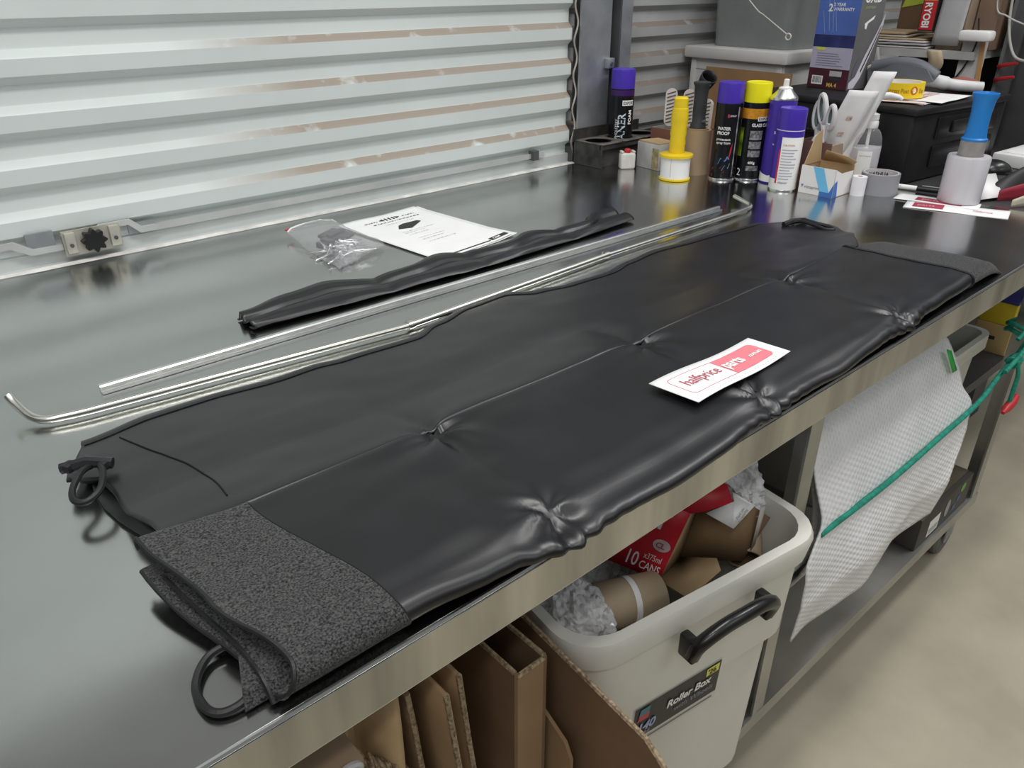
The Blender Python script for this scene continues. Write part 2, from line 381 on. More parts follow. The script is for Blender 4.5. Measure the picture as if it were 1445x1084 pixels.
def back_pt(u, v):
    y = lerp(.203, .475, v)
    xa, xb = pl(y, XL), pl(y, XR); x = lerp(xa, xb, u); y2 = lerp(.203, hemy(x), v)
    if v > .85:
        xa = pl(min(y2, .48), XL); xb = pl(min(y2, .468), XR); x = lerp(xa, xb, u)
    return (x, y2, TZ+back_z(x, y2))
MB().grid(back_pt, 300, 46).build('back_panel', VINYL, cover, solid=.0025, off=-1, ang=60)
def hem_pt(u, v):
    p = back_pt(u, lerp(.955, 1.0, v)); return (p[0], p[1]+.0015*v, p[2]+.0012+.001*math.sin(math.pi*v))
MB().grid(hem_pt, 260, 4).build('hem', VINYL2, cover, ang=60)
def under_pt(u, v):
    y = lerp(.03, .44, v); x = lerp(.125+.02*math.sin(v*6), 1.42, u); return (x, y, TZ+.0012+.002*sm(v, [(0, 0), (.5, 1), (1, .5)]))
MB().grid(under_pt, 60, 12).build('lower_layer', VINYL, cover, solid=.002, off=1)
# left edge facing of the raised back panel
def lface(u, v):
    y = lerp(.215, .43, u); x = pl(y, XL)+.002; return (x+.012*v*(1+.3*math.sin(u*9)), y, lerp(TZ+back_z(x, y)-.001, TZ+.003, v))
MB().grid(lface, 30, 3).build('edge_binding', VINYL2, cover, solid=.002)
# packet: one sheet rolled over at the front, layers below
def packet_top(x, y):
    z = sm(y, [(0, .0255), (.02, .0305), (.05, .033), (.12, .0345), (.18, .0385), (.205, .0395)])
    z += .002*panel(x)*math.sin(math.pi*min(1, max(0, y/.21)))
    p = pinch(x, .016); z -= .010*p*math.exp(-((y-.20)/.035)**2)+.006*p*math.exp(-(y/.03)**2)+.002*p
    return max(.012, z+wr(x, y))
FY = [(.08, .004), (.14, .004), (.25, .004), (.33, -.006), (.402, -.018), (.48, -.018), (.60, -.021), (.70, -.010), (.742, -.010), (.80, -.006), (.92, -.007), (1.04, -.001), (1.102, -.001), (1.2, .005), (1.35, .009), (1.45, .015)]
def fronty(x): return sm(x, FY)+.0035*nz(x*14, 7)+.004*pinch(x, .03)*math.sin(x*260)
def lfold(x): return .204+.004*nz(x*5, 2)+.012*sm(x, [(.10, 1), (.2, 0), (1.1, 0), (1.33, 1)])
def pk(x, s, k=0):
    """profile parameter s: 0 back loop underside ... top ... 1 front roll ... 2 lower layer going back"""
    yf = fronty(x); yb = lfold(x)
    if s < .12:          # small back loop
        t = s/.12; zt = packet_top(x, yb); a = math.pi*(1-t)*.9
        r = .006; return (yb-.004+r*math.sin(a)*.9, zt-r+r*math.cos(a))
    if s < 1:
        t = (s-.12)/.88; y = lerp(yb-.004, yf+.012, t); return (y, packet_top(x, y))
    zt = packet_top(x, yf+.012)
    if s < 1.35:
        t = (s-1)/.35; a = math.pi*t; r = zt/2-.004; return (yf+.012-.013*math.sin(a), zt-r+r*math.cos(a))
    t = (s-1.35)/.65; y = lerp(yf+.012, yb-.02, t); return (y, sm(t, [(0, .008), (.5, .011), (1, .022)]))
S = [k*.02 for k in range(6)]+[.12+.88*k/40 for k in range(40)]+[1+.35*k/12 for k in range(12)]+[1.35+.65*k/12 for k in range(13)]
def xleft(s): return sm(s, [(0, .104), (.12, .104), (.6, .122), (1, .143), (1.35, .128), (2, .098)])
def xfelt(s): return sm(s, [(0, .197), (.12, .197), (1, .232), (1.35, .238), (2, .2)])
def xright(s): return sm(s, [(0, 1.315), (.12, 1.315), (.6, 1.34), (1, 1.352), (1.35, 1.352), (2, 1.30)])
NS = len(S)-1
def sheet(xa, xb, lift=0):
    def fn(u, v):
        s = S[round(v*NS)]; x = lerp(xa(s), xb(s), u); y, z = pk(x, s)
        if lift:
            if s < 1: z += lift
            elif s < 1.35: y -= lift*math.sin(math.pi*(s-1)/.35); z += lift*math.cos(math.pi*(s-1)/.35)
            else: z -= lift
        return (x, y, TZ+z)
    return fn
MB().grid(sheet(lambda s: xfelt(s)-.02, xright), 330, NS, True).build('folded_panel', VINYL, cover, solid=.0022, off=-1, ang=70)
lf = MB().grid(sheet(xleft, xfelt, .0014), 50, NS, True).build('felt_end', FELT, cover, solid=.0032, off=-1, ang=70); lf['label'] = 'charcoal felt strip at the near end'
# dark bound edge of the near felt end, and inner layers
m = MB(); f = sheet(xleft, xfelt, .0006); m.tube([Vector(f(0, k/NS))+Vector((-.0005, 0, 0)) for k in range(NS+1)], .0021, 6); m.build('bound_edge', CORD, lf)
m = MB(); m.tube([Vector(f(1, k/NS))+Vector((0, 0, .0004)) for k in range(6, NS-13)], .0009, 5); m.build('stitch_line', THREAD, lf)
def inner(u, v):
    y = lerp(.012, .185, v); x = lerp(.112+.012*(1-v)+.004*math.sin(v*5), .22, u)
    z = sm(v, [(0, .004), (.05, .013), (.12, .017), (.5, .017), (.9, .0235), (1, .018)]); return (x, y, TZ+z)
il = MB().grid(inner, 10, 40).build('felt_layer', FELT, cover, solid=.003, off=0)
m = MB(); m.tube([Vector(inner(0, k/40)) for k in range(41)], .002, 6); m.build('bound_edge', CORD, il)
def inner2(u, v):
    y = lerp(.02, .075, v); x = lerp(.106+.02*v, .2, u); z = sm(v, [(0, .003), (.2, .012), (.6, .013), (1, .006)]); return (x, y, TZ+z)
MB().grid(inner2, 8, 20).build('felt_layer', FELT, cover, solid=.003, off=0)
# far felt end
def rfelt(u, v):
    y = lerp(.010, .252, v); xa = 1.285; xb = sm(y, [(0.0, 1.475), (.012, 1.50), (.03, 1.518), (.06, 1.522), (.19, 1.498), (.252, 1.462)])-(.03*max(0, (v-.93)/.07)**2)
    x = lerp(xa, xb, u); z = .024*(1-max(0, (u-.6)/.4)**2.6)+.003
    z *= sm(y, [(.0, .35), (.03, 1), (.2, 1), (.252, .55)]); return (x, y, TZ+z)
rf = MB().grid(rfelt, 30, 36).build('felt_end', FELT, cover, solid=.004, off=-1); rf['label'] = 'charcoal felt strip at the far end'
m = MB(); g = sheet(xleft, xright, .0006); m.tube([Vector(g(1, k/NS))+Vector((.001, 0, .0002)) for k in range(0, NS-11)], .0019, 6); m.build('bound_edge', CORD, cover)
# seams
m = MB(); pts = catmull([(.157, .452, 0), (.168, .405, 0), (.180, .365, 0), (.190, .33, 0), (.194, .28, 0), (.190, .232, 0)], 8)
m.tube([(p.x, p.y, TZ+back_z(p.x, p.y)+.0006) for p in pts], .0008, 5); m.build('seam', THREAD, cover)
# elastic cord loops
def loop(name, pts, r=.0034):
    m = MB(); m.tube(catmull(pts, 8), r, 8); return m.build(name, CORD, cover)
z0 = TZ+.03
loop('cord_loop', [(.112, .385, z0-.004), (.100, .372, z0+.0), (.086, .352, z0-.004), (.0835, .336, z0-.007), (.092, .328, z0-.007), (.106, .335, z0-.004), (.116, .356, z0), (.119, .378, z0-.002)])
m = MB()
for x, y in ((.095, .396), (.124, .378)): m.box((x, y, TZ+.027), (.014, .012, .010), .5, .003)
m.tube([(.088, .400, TZ+.0255), (.11, .389, TZ+.030), (.13, .375, TZ+.0265)], .006, 8); m.build('loop_tab', VINYL2, cover)
loop('cord_loop', [(.150, .075, TZ+.012), (.128, .082, TZ+.009), (.105, .083, TZ+.006), (.088, .064, TZ+.0045), (.086, .040, TZ+.0045), (.095, .028, TZ+.0045), (.112, .028, TZ+.006), (.128, .042, TZ+.008), (.150, .052, TZ+.012)])
loop('cord_loop', [(1.455, .404, TZ+.016), (1.468, .385, TZ+.021), (1.463, .352, TZ+.021), (1.462, .325, TZ+.018), (1.475, .315, TZ+.017), (1.484, .33, TZ+.018), (1.482, .36, TZ+.02), (1.485, .39, TZ+.02), (1.48, .41, TZ+.015)], .0036)
m = MB(); m.tube([(1.44, .405, TZ+.015), (1.465, .398, TZ+.019), (1.50, .392, TZ+.015)], .006, 8); m.build('loop_tab', VINYL2, cover)
# ------------------------------------------------------------------ printed label on the cover
lab = thing('paper_label', (.748, .073, TZ+.037), 'white halfpriceparts paper label lying on the black cover', 'label')
LA, LB_, LC, LD = Vector((.653, .040)), Vector((.851, .044)), Vector((.844, .102)), Vector((.645, .105))
def labp(s, t, up=0):
    """s,t 0..1"""
    p = (LA*(1-s)+LB_*s)*(1-t)+(LD*(1-s)+LC*s)*t
    z = TZ+.0405+.0022*math.sin(s*6.0+.6)+.001*t+up; return (p.x, p.y, z)
MB().grid(lambda u, v: labp(u, v), 40, 6).build('sheet', PAPER, lab, solid=.0006, off=0)
LW, LH = .198, .062
def labt(x, y, up=.0006): return labp(x/LW, y/LH, up)
def rrect(x0, y0, x1, y1, r, n=6):
    P = []
    for cx_, cy_, a0 in ((x1-r, y1-r, 0), (x0+r, y1-r, 90), (x0+r, y0+r, 180), (x1-r, y0+r, 270)):
        for k in range(n+1):
            a = R_(a0+90*k/n); P.append((cx_+r*math.cos(a), cy_+r*math.sin(a)))
    return P
o_ = rrect(.014, .012, .182, .052, .008); i_ = rrect(.0148, .0128, .1812, .0512, .0074)
def dense(P, n=6):
    out = []
    for a, b_ in zip(P, P[1:]+P[:1]): out += [(lerp(a[0], b_[0], k/n), lerp(a[1], b_[1], k/n)) for k in range(n)]
    return out
o_, i_ = dense(o_), dense(i_); n = len(o_)
m = MB(); m.add([labt(*p) for p in o_]+[labt(*p) for p in i_], [(k, (k+1) % n, n+(k+1) % n, n+k) for k in range(n)]); m.build('printed_frame', REDP, lab)
PINK = M('pink print', (.78, .22, .26), .6, 0, .03)
def pinkp(u, v):
    x = lerp(.100, .182, u); e = max(0, (x-.174)/.008); ins = .008*(1-math.sqrt(max(0, 1-e*e))); return labt(x, lerp(.012+ins, .052-ins, v), .0007)
MB().grid(pinkp, 32, 4).build('printed_panel', PINK, lab)
letters('halfprice', .0225, lambda x, y: labt(.0245+x, .0265+y, .0012), M('label red ink', (.50, .10, .14), .6), lab, False, sx=.86)
letters('parts', .0235, lambda x, y: labt(.1015+x, .0265+y, .0014), WHITEP, lab, False, bold=.03, sx=.80)
letters('.com.au', .0095, lambda x, y: labt(.150+x, .0275+y, .0014), WHITEP, lab, False, bold=.03, sx=.86)
m = MB()
for k in range(22):
    x = .05+k*.0058; m.add([labt(x, .005), labt(x+.003*random.uniform(.5, 1), .005), labt(x+.003, .0062), labt(x, .0062)], [(0, 1, 2, 3)])
m.build('fine_print', M('faint ink', (.6, .6, .6), .6), lab)
# ------------------------------------------------------------------ black folded strip
def strip_pt(u, v):
    x = lerp(.405, 1.268, u); PX = (.645, .845, 1.075)
    pin = max(math.exp(-abs(x-c)/.03) for c in PX)
    yb = sm(x, [(.40, .705), (.50, .735), (.56, .748), (.645, .715), (.72, .715), (.80, .745), (.845, .722), (.93, .70), (1.02, .735), (1.075, .715), (1.15, .70), (1.22, .742), (1.27, .742)])
    yf = sm(x, [(.40, .648), (.645, .640), (.845, .634), (1.075, .642), (1.27, .655)])
    h = .015*(1-.5*pin)
    # two rolled lobes: v 0 back edge -> 1
    P = [(0, .002), (.08, .012), (.18, .95), (.30, 1.0), (.42, .75), (.50, .30), (.56, .28), (.62, .62), (.72, .85), (.84, .80), (.95, .5), (1.0, .22), (.93, .08), (.75, .07)]
    k = v*(len(P)-1); i = min(int(k), len(P)-2); t = k-i
    yy = lerp(P[i][0], P[i+1][0], t); zz = lerp(P[i][1], P[i+1][1], t)
    return (x+.006*nz(v*4, 3)*(1-u), lerp(yb, yf, yy), TZ+.003+h*zz+.0015*nz(x*22, v*6))
st = tag(MB().grid(strip_pt, 150, 52).solo('vinyl_strip', VINYL, 70, .0018, 0), 'narrow folded black vinyl strip beside the aluminium rail', 'strip')
# ------------------------------------------------------------------ rail and rod
def along(prof, a, b_, name, mat, parent):
    a, b_ = Vector(a), Vector(b_); d = (b_-a).normalized(); s = Vector((-d.y, d.x, 0)); m = MB(); n = len(prof)
    vs = [a+s*p[0]+Vector((0, 0, p[1])) for p in prof]+[b_+s*p[0]+Vector((0, 0, p[1])) for p in prof]
    m.add(vs, [(i, (i+1) % n, n+(i+1) % n, n+i) for i in range(n)]+[tuple(reversed(range(n))), tuple(range(n, 2*n))])
    return m.build(name, mat, parent, ang=25)
ra = thing('aluminium_rail', (.83, .60, TZ), 'long bright aluminium rail lying on the bench', 'rail')
A, B = (.178, .598, TZ+.0006), (1.482, .589, TZ+.0006)
along([(-.008, 0), (.008, 0), (.008, .002), (-.008, .002)], A, B, 'flange', ALU, ra)
along([(-.002, .002), (.0075, .002), (.0075, .008), (.006, .0095), (0, .0095), (-.002, .008)], A, B, 'channel', ALU, ra)
along([(-.0075, .002), (-.006, .002), (-.006, .004), (-.0075, .004)], A, B, 'ridge', ALU, ra)
rd = thing('telescopic_rod', (.83, .53, TZ), 'thin zinc telescopic rod with bent ends on the bench', 'rod')
zr = TZ+.0078
m = MB(); m.tube(catmull([(.083, .605, zr+.020), (.086, .596, zr+.013), (.094, .572, zr+.003), (.106, .556, zr), (.125, .549, zr), (.15, .544, zr)], 6)+[(.58, .500, zr)], .0052, 12); m.build('rod', ZINC, rd)
m = MB(); m.tube([(.58, .500, zr+.0004), (1.04, .527, zr+.0004)], .0062, 12); m.build('sleeve', ZINC, rd)
m = MB(); m.tube([(.576, .4998, zr+.0004), (.586, .5003, zr+.0004)], .0076, 12); m.tube([(1.032, .5266, zr+.0004), (1.044, .5273, zr+.0004)], .0072, 12); m.build('collar', ZINC, rd)
m = MB(); m.tube([(1.04, .527, zr), (1.44, .534, zr)]+catmull([(1.47, .536, zr), (1.52, .541, zr), (1.543, .550, zr), (1.552, .57, zr+.003), (1.555, .602, zr+.010)], 6), .0048, 12); m.build('rod', ZINC, rd)
MB().lathe([(.003, 0), (.003, .003), (.0001, .004)], 8, Matrix.Translation((1.03, .5265, zr+.0055))).build('spring_button', CHROME, rd)
# ------------------------------------------------------------------ instruction papers
def paper(name, label, dx, dz, prints):
    p = thing(name, (.895+dx, .905, TZ), label, 'paper')
    a, b_, c, d = Vector((.800+dx, .722)), Vector((1.006+dx, .750)), Vector((.982+dx, 1.062)), Vector((.775+dx, 1.045))
    def pp(s, t, up=0):
        q = (a*(1-s)+b_*s)*(1-t)+(d*(1-s)+c*s)*t
        z = TZ+.0012+dz+.004*max(0, t-.9)*10*(.5+.5*math.sin(s*8))*.5+.004*max(0, (s-.75)*4)*max(0, (.25-t)*4)+up; return (q.x, q.y, z)
    MB().grid(pp, 30, 30).build('sheet', PAPER, p, solid=.0004, off=1)
    return p, pp
paper('instruction_sheet', 'white sheet peeking out beneath the printed instruction sheet', .012, .0, False)
ip, pp = paper('instruction_sheet', 'printed white instruction sheet with a small picture beside the bag', 0, .002, True)
U = .0014
def bar(m, s0, t0, s1, t1): m.add([pp(s0, t0, U), pp(s1, t0, U), pp(s1, t1, U), pp(s0, t1, U)], [(0, 1, 2, 3)])
m = MB()
def wordbars(s0, s1, t, h):
    s = s0
    while s < s1:
        wdt = random.uniform(.012, .045); bar(m, s, t, min(s+wdt, s1), t+h*random.uniform(.6, 1)); s += wdt+.012
wordbars(.2, .36, .872, .012); wordbars(.68, .84, .872, .012); wordbars(.25, .85, .815, .010)
m.build('printed_text', INK, ip)
m = MB()
wordbars(.34, .7, .765, .006)
for t in (.56, .53, .49, .40, .36, .30): wordbars(.3, .3+random.uniform(.25, .45), t, .006)
m.build('printed_text', M('light ink', (.5, .5, .5), .6), ip)
m = MB()
for s0, s1 in ((.385, .44), (.595, .65)):
    for k in range(6):
        a = s0+(s1-s0)*k/6; bb = s0+(s1-s0)*(k+1)/6; f = (k+.5)/6 if s0 < .5 else 1-(k+.5)/6; bar(m, a, .88-.022*f, bb, .88+.022*f)
for k in range(3): s = .46+.045*k; m.add([pp(s, .855, U), pp(s+.018, .855, U), pp(s+.03, .905, U), pp(s+.012, .905, U)], [(0, 1, 2, 3)])
m.add([pp(.35, .640, U), pp(.48, .605, U), pp(.70, .685, U), pp(.68, .715, U), pp(.5, .72, U), pp(.42, .70, U)], [(0, 1, 2, 3, 4, 5)])
m.build('printed_picture', INK, ip)
m = MB(); bar(m, .05, .02, .72, .032); bar(m, .74, .02, .97, .062); m.build('footer_bar', INK, ip)
letters('CBM', .010, lambda x, y: pp(.77+x/.21, .026+y/.32, U+.0004), WHITEP, ip, False, bold=.02)
# ------------------------------------------------------------------ bag of fittings
def film_mat():
    m = bpy.data.materials.new('thin clear film'); m.use_nodes = True; nt = m.node_tree; N = nt.nodes; L = nt.links
    out = N['Material Output']; N.remove(N['Principled BSDF'])
    t = N.new('ShaderNodeBsdfTransparent'); g = N.new('ShaderNodeBsdfGlossy'); d = N.new('ShaderNodeBsdfDiffuse'); g.inputs['Roughness'].default_value = .12
    d.inputs['Color'].default_value = (.85, .86, .9, 1)
    nzt = N.new('ShaderNodeTexNoise'); nzt.inputs['Scale'].default_value = 60; bpn = N.new('ShaderNodeBump'); bpn.inputs['Strength'].default_value = .5; bpn.inputs['Distance'].default_value = .004
    L.new(nzt.outputs['Fac'], bpn.inputs['Height']); L.new(bpn.outputs[0], g.inputs['Normal'])
    lw = N.new('ShaderNodeLayerWeight'); lw.inputs['Blend'].default_value = .16
    a = N.new('ShaderNodeMixShader'); b2_ = N.new('ShaderNodeMixShader'); b2_.inputs[0].default_value = .08
    L.new(lw.outputs['Facing'], a.inputs[0]); L.new(t.outputs[0], a.inputs[1]); L.new(g.outputs[0], a.inputs[2])
    L.new(a.outputs[0], b2_.inputs[1]); L.new(d.outputs[0], b2_.inputs[2]); L.new(b2_.outputs[0], out.inputs[0]); return m
FILM = film_mat()
bg = thing('plastic_bag', (.71, .93, TZ), 'small clear zip bag of fittings on the bench', 'bag')
ba, bb_, bc, bd_ = Vector((.640, .805)), Vector((.772, .860)), Vector((.765, 1.035)), Vector((.660, 1.045))
def bagp(s, t, side):
    q = (ba*(1-s)+bb_*s)*(1-t)+(bd_*(1-s)+bc*s)*t
    h = (max(0, 1-(2*s-1)**2)**.6)*(max(0, 1-(2*t-1)**4)**.6)
    lift = .012*sm(t, [(.55, 0), (1, 1)])+.006*s*(1-t)
    z = lift+(.003+.026*h+.003*nz(s*7, t*7) if side else .0012)
    if side: z = max(z, lift+.002)
    return (q.x+.004*nz(t*5, side), q.y+.004*nz(s*5, side), TZ+z)
MB().grid(lambda u, v: bagp(u, v, 1), 24, 24).build('upper_film', FILM, bg)
MB().grid(lambda u, v: bagp(u, v, 0), 24, 24, True).build('lower_film', FILM, bg)
m = MB()
m.tube([Vector(bagp(k/12, .965, 1))+Vector((0, 0, .001)) for k in range(13)], .0018, 6); m.build('zip_seal', M('zip plastic', (.85, .82, .84), .3), bg)
m = MB(); m.tube([Vector(bagp(k/40, 1, 1))+Vector((0, .001, .0015)) for k in range(6)], .002, 6); m.build('zip_tab', REDPL, bg)
riv = MB(); riv.lathe([(.0001, 0), (.0052, 0), (.0052, .0014), (.0028, .0024), (.0028, .016), (.0016, .0165), (.0016, .038), (.0001, .0405)], 10)
rme = riv.mesh('rivet', CHROME)
for k in range(26):
    o = bpy.data.objects.new('rivet', rme); COL.objects.link(o)
    o.location = (random.uniform(.665, .725), random.uniform(.842, .905), TZ+.006+.0006*k)
    o.rotation_euler = (R_(90+random.uniform(-8, 8)), 0, random.uniform(0, 6.28))
    tag(o, 'silver rivet among others inside the clear zip bag', 'rivet', 'rivets in the zip bag')
br = MB().box((.722, .955, TZ+.014), (.055, .05, .006), Matrix.Rotation(.5, 4, 'Z') @ Matrix.Rotation(.12, 4, 'X'), .001)
br.box((.722, .955, TZ+.019), (.05, .012, .005), Matrix.Rotation(.5, 4, 'Z'))
tag(br.solo('plastic_bracket', M('dark fitting', (.05, .05, .055), .4)), 'flat dark plastic bracket inside the zip bag', 'bracket')
br = MB().box((.684, .92, TZ+.012), (.035, .03, .010), .2, .001); br.box((.684, .92, TZ+.019), (.012, .03, .006), .2)
tag(br.solo('plastic_bracket', M('dark fitting', (.05, .05, .055), .4)), 'small blocky dark plastic clip at the zip side of the bag', 'bracket')
# ================================================================== THINGS AT THE FAR END OF THE BENCH
def cylpatch(m, r, z0, z1, a0, a1, n=14): return m.grid(lambda u, v: (r*math.cos(lerp(a0, a1, u)), r*math.sin(lerp(a0, a1, u)), lerp(z0, z1, v)), n, 1)
def cyltext(r, a, z): return lambda x, y: (r*math.cos(a+x/r), r*math.sin(a+x/r), z+y)
def cyltext_up(r, a, z): return lambda x, y: (r*math.cos(a-y/r), r*math.sin(a-y/r), z+x)
def facing(x, y): return math.atan2(-.385-y, -x)
SILV = M('can rim metal', (.75, .75, .75), .25, 1)
def aerosol(loc, label, h, r, bodym, capm, caph):
    t = thing('aerosol_can', loc, label, 'spray can')
    hb = h-caph
    MB().lathe([(r*.93, 0), (r*.98, .002), (r, .005), (r, hb-.002), (r*.97, hb+.002), (r*.9, hb+.003)], 36).build('body', bodym, t, True)
    MB().lathe([(r*.955, -.0003), (r*1.02, .0), (r*1.02, .004), (r*.99, .0055)], 36).build('rim', SILV, t, True)
    if capm:
        MB().lathe([(r*.9, hb+.001), (r*.995, hb+.002), (r*.995, h-.006), (r*.96, h-.001), (r*.9, h), (r*.82, h-.0015), (.0001, h-.0015)], 36).build('cap', capm, t, True)
    return t
# --- can 0: upholstery cleaner standing in the holder
c0 = (1.735, 1.112, TZ+.0005); a0 = facing(*c0[:2])
t = aerosol(c0, 'purple capped upholstery cleaner can standing in the black holder', .243, .033, BLKCAN, PUR, .052)
m = MB(); cylpatch(m, .0332, .0, .06, a0-1.4, a0+1.4); m.build('purple_band', PURB, t, True)
m = MB(); cylpatch(m, .0332, .175, .190, a0-1.5, a0+1.5); m.build('purple_band', M('dark purple', (.05, .015, .12), .3), t, True)
m = MB(); cylpatch(m, .0334, .150, .164, a0+.05, a0+1.1); m.build('name_panel', WHITEP, t, True)
letters('EXPORT', .011, cyltext(.0336, a0+.12, .153), INK, t, bold=.03, sx=.85)
letters('CLEANER', .030, cyltext_up(.0336, a0+.36, .012), M('pale blue print', (.55, .65, .75), .4, 0, .3, 60), t, bold=.02, sx=.92)
letters('UPHOLSTERY', .011, cyltext_up(.0336, a0-.25, .055), WHITEP, t, sx=.9)
letters('FOAM', .014, cyltext_up(.0336, a0+.92, .10), WHITEP, t, bold=.03)
# --- holder
h = thing('can_holder', (1.735, 1.11, TZ), 'black steel bracket with round holes fixed beside the door post', 'bracket')
HB = M('dusty black steel', (.045, .043, .04), .6, .2, .5, 25); HT = M('dusty steel plate', (.13, .12, .105), .65, .2, .25, 30)
m = MB(); ZT = TZ+.064
for cx_ in (1.645, 1.735, 1.825):
    cy_ = 1.112; r = .037; n = 32; ins = []; outs = []
    for k in range(n):
        a = 2*math.pi*k/n; ins.append((cx_+r*math.cos(a), cy_+r*math.sin(a), ZT))
        q = max(abs(math.cos(a))/.045, abs(math.sin(a))/.055); outs.append((cx_+math.cos(a)/q, cy_+math.sin(a)/q, ZT))
    m.add(ins+outs, [(k, n+k, n+(k+1) % n, (k+1) % n) for k in range(n)])
m.build('hole_plate', HT, h, solid=.003, off=-1, ang=30)
MB().span((1.598, 1.056, TZ+.0005), (1.602, 1.164, ZT-.003)).build('side_plate', HB, h)
MB().span((1.598, 1.060, ZT-.016), (1.872, 1.063, ZT-.003)).build('front_lip', HB, h)
MB().span((1.602, 1.070, TZ+.0005), (1.868, 1.073, ZT-.004)).build('lip_shadow_plate', HB, h)  # dark sheet standing in for the shadow under the lip
MB().span((1.598, 1.160, TZ+.0005), (1.872, 1.164, TZ+.092)).build('back_plate', HB, h)
MB().span((1.868, 1.058, TZ+.0005), (1.872, 1.16, ZT-.003)).build('side_plate', HB, h)
# --- little white canister with red cap
t = thing('small_canister', (1.658, 1.015, TZ), 'small grubby white canister with a red cap before the holder', 'canister', R_(-30))
MB().box((0, 0, .0215), (.042, .026, .043), None, .006, 3).build('body', M('grubby white', (.72, .70, .67), .5, 0, .1, 30), t, True)
MB().lathe([(.009, .042), (.009, .051), (.007, .053), (.0001, .053)], 16).build('cap', REDPL, t, True)
for sx in (-1, 1): MB().box((sx*.016, 0, .045), (.008, .02, .006), None, .002).build('lug', CREAM, t, True)
# --- small carton behind
t = thing('small_carton', (1.735, .972, TZ), 'small worn grey and kraft carton behind the yellow label roll', 'carton', R_(-8))
MB().box((0, 0, .034), (.075, .085, .067), None, .001).build('body', M('worn carton', (.46, .45, .44), .7, 0, .15, 20), t, True)
MB().box((0, 0, .0685), (.07, .08, .003), Matrix.Rotation(.03, 4, 'Y')).build('flap', KRAFT, t, True)
MB().box((-.0378, -.030, .03), (.0012, .024, .055)).build('side_label', M('olive label', (.35, .30, .16), .6, 0, .4, 60), t, True)
# --- brown cardboard tray with grips
t = thing('cardboard_tray', (1.85, .985, TZ), 'open red-brown cardboard tray behind the yellow label roll', 'box')
TR = M('red brown card', (.23, .10, .07), .7, 0, .1); TRI = M('pale card edge', (.40, .37, .34), .8)
for a, b_, mm in (((1.795, .895, TZ), (1.799, 1.05, .99), TR), ((1.901, .895, TZ), (1.905, 1.05, .99), TR), ((1.799, .895, TZ), (1.901, .899, .99), TR), ((1.799, 1.046, TZ), (1.901, 1.05, .99), TRI), ((1.799, .899, TZ), (1.901, 1.046, TZ+.004), TR)):
    MB().span(a, b_).build('side', mm, t)
def grip(loc, tilt, rz, label):
    g = thing('ribbed_grip', loc, label, 'grip', rz)
    mx = Matrix.Rotation(tilt, 4, 'X')
    m = MB(); P = rrect(-.016, -.05, .016, .05, .0155, 8); m.prism(P, -.006, .006, 'Z', mx @ Matrix.Translation((0, .05, 0)) @ Matrix.Identity(4)); m.build('body', PINKG, g, True)
    for k in range(9):
        MB().box((0, 0, 0), (.024, .0028, .0148), mx @ Matrix.Translation((0, .012+k*.0095, 0)) if False else None).build('rib', M('grip slot', (.10, .085, .08), .8), g, True).matrix_basis = mx @ Matrix.Translation((0, .012+k*.0095, 0)) @ Matrix.Rotation(.3, 4, 'Z')
    return g
grip((1.83, 1.015, .993), R_(80), R_(-52), 'ribbed pale rubber grip leaning leftmost out of the tray')
grip((1.83, .955, .996), R_(86), R_(-62), 'ribbed pale rubber grip standing highest out of the tray')
grip((1.868, .925, .970), R_(84), R_(-75), 'short ribbed pale rubber grip low beside the black handle')
t = thing('black_nozzle', (1.875, .985, .905), 'black funnel nozzle standing in the tray behind the black handle', 'nozzle')
m = MB(); m.tube([(1.872, .99, .906), (1.868, .96, 1.06), (1.866, .945, 1.09), (1.860, .925, 1.118), (1.856, .915, 1.13)], [.012, .013, .014, .021, .0215], 16, False); m.build('spout', BPLAS, t, solid=.002)
# --- yellow label roll
t = thing('label_roll', (1.655, .85, TZ), 'white label roll on a yellow spool with tall yellow handle', 'roll')
MB().lathe([(.036, 0), (.040, .001), (.040, .005), (.036, .006)], 36).build('spool_flange', YEL, t, True)
MB().lathe([(.012, .006), (.037, .006), (.037, .058), (.012, .058)], 36).build('labels', WHITEP, t, True)
MB().lathe([(.012, .058), (.0425, .058), (.0425, .064), (.03, .066), (.012, .067)], 36).build('spool_flange', YEL, t, True)
MB().lathe([(.0195, .066), (.0195, .085), (.0205, .09), (.019, .105), (.0208, .115), (.0195, .13), (.0215, .145), (.021, .160), (.0195, .175), (.0175, .176), (.0178, .198), (.013, .202), (.0001, .202)], 28).build('handle', YEL, t, True)
a = facing(1.655, .85); m = MB(); cylpatch(m, .0372, .010, .056, a-.31, a-.29, 1); m.build('label_seam', INKG, t, True)
# --- brown tape roll with black handle
t = thing('tape_roll', (1.752, .862, TZ), 'tall brown packing tape roll behind the spray cans', 'tape')
MB().lathe([(.029, 0), (.0365, 0), (.0365, .112), (.029, .112)], 36, None, False, False).build('tape', BRTAPE, t, True)
MB().lathe([(.024, .001), (.029, .001), (.029, .116), (.024, .116), (.024, .001)], 30, None, False, False).build('core', KRAFT, t, True)
t = thing('roll_handle', (1.752, .862, TZ+.001), 'black ribbed handle standing in the brown tape roll', 'handle')
MB().lathe([(.020, 0), (.020, .125), (.0165, .13), (.0175, .16), (.017, .19), (.0185, .218), (.0215, .222), (.0215, .227), (.016, .228), (.0001, .226)], 28).build('grip', M('dark grey rubber', (.04, .043, .046), .6), t, True)
m = MB(); m.tube([(0, -.012, .13), (-.012, -.030, .137), (-.022, -.042, .142)], .0035, 8); m.build('wire_arm', GALV, t, True)
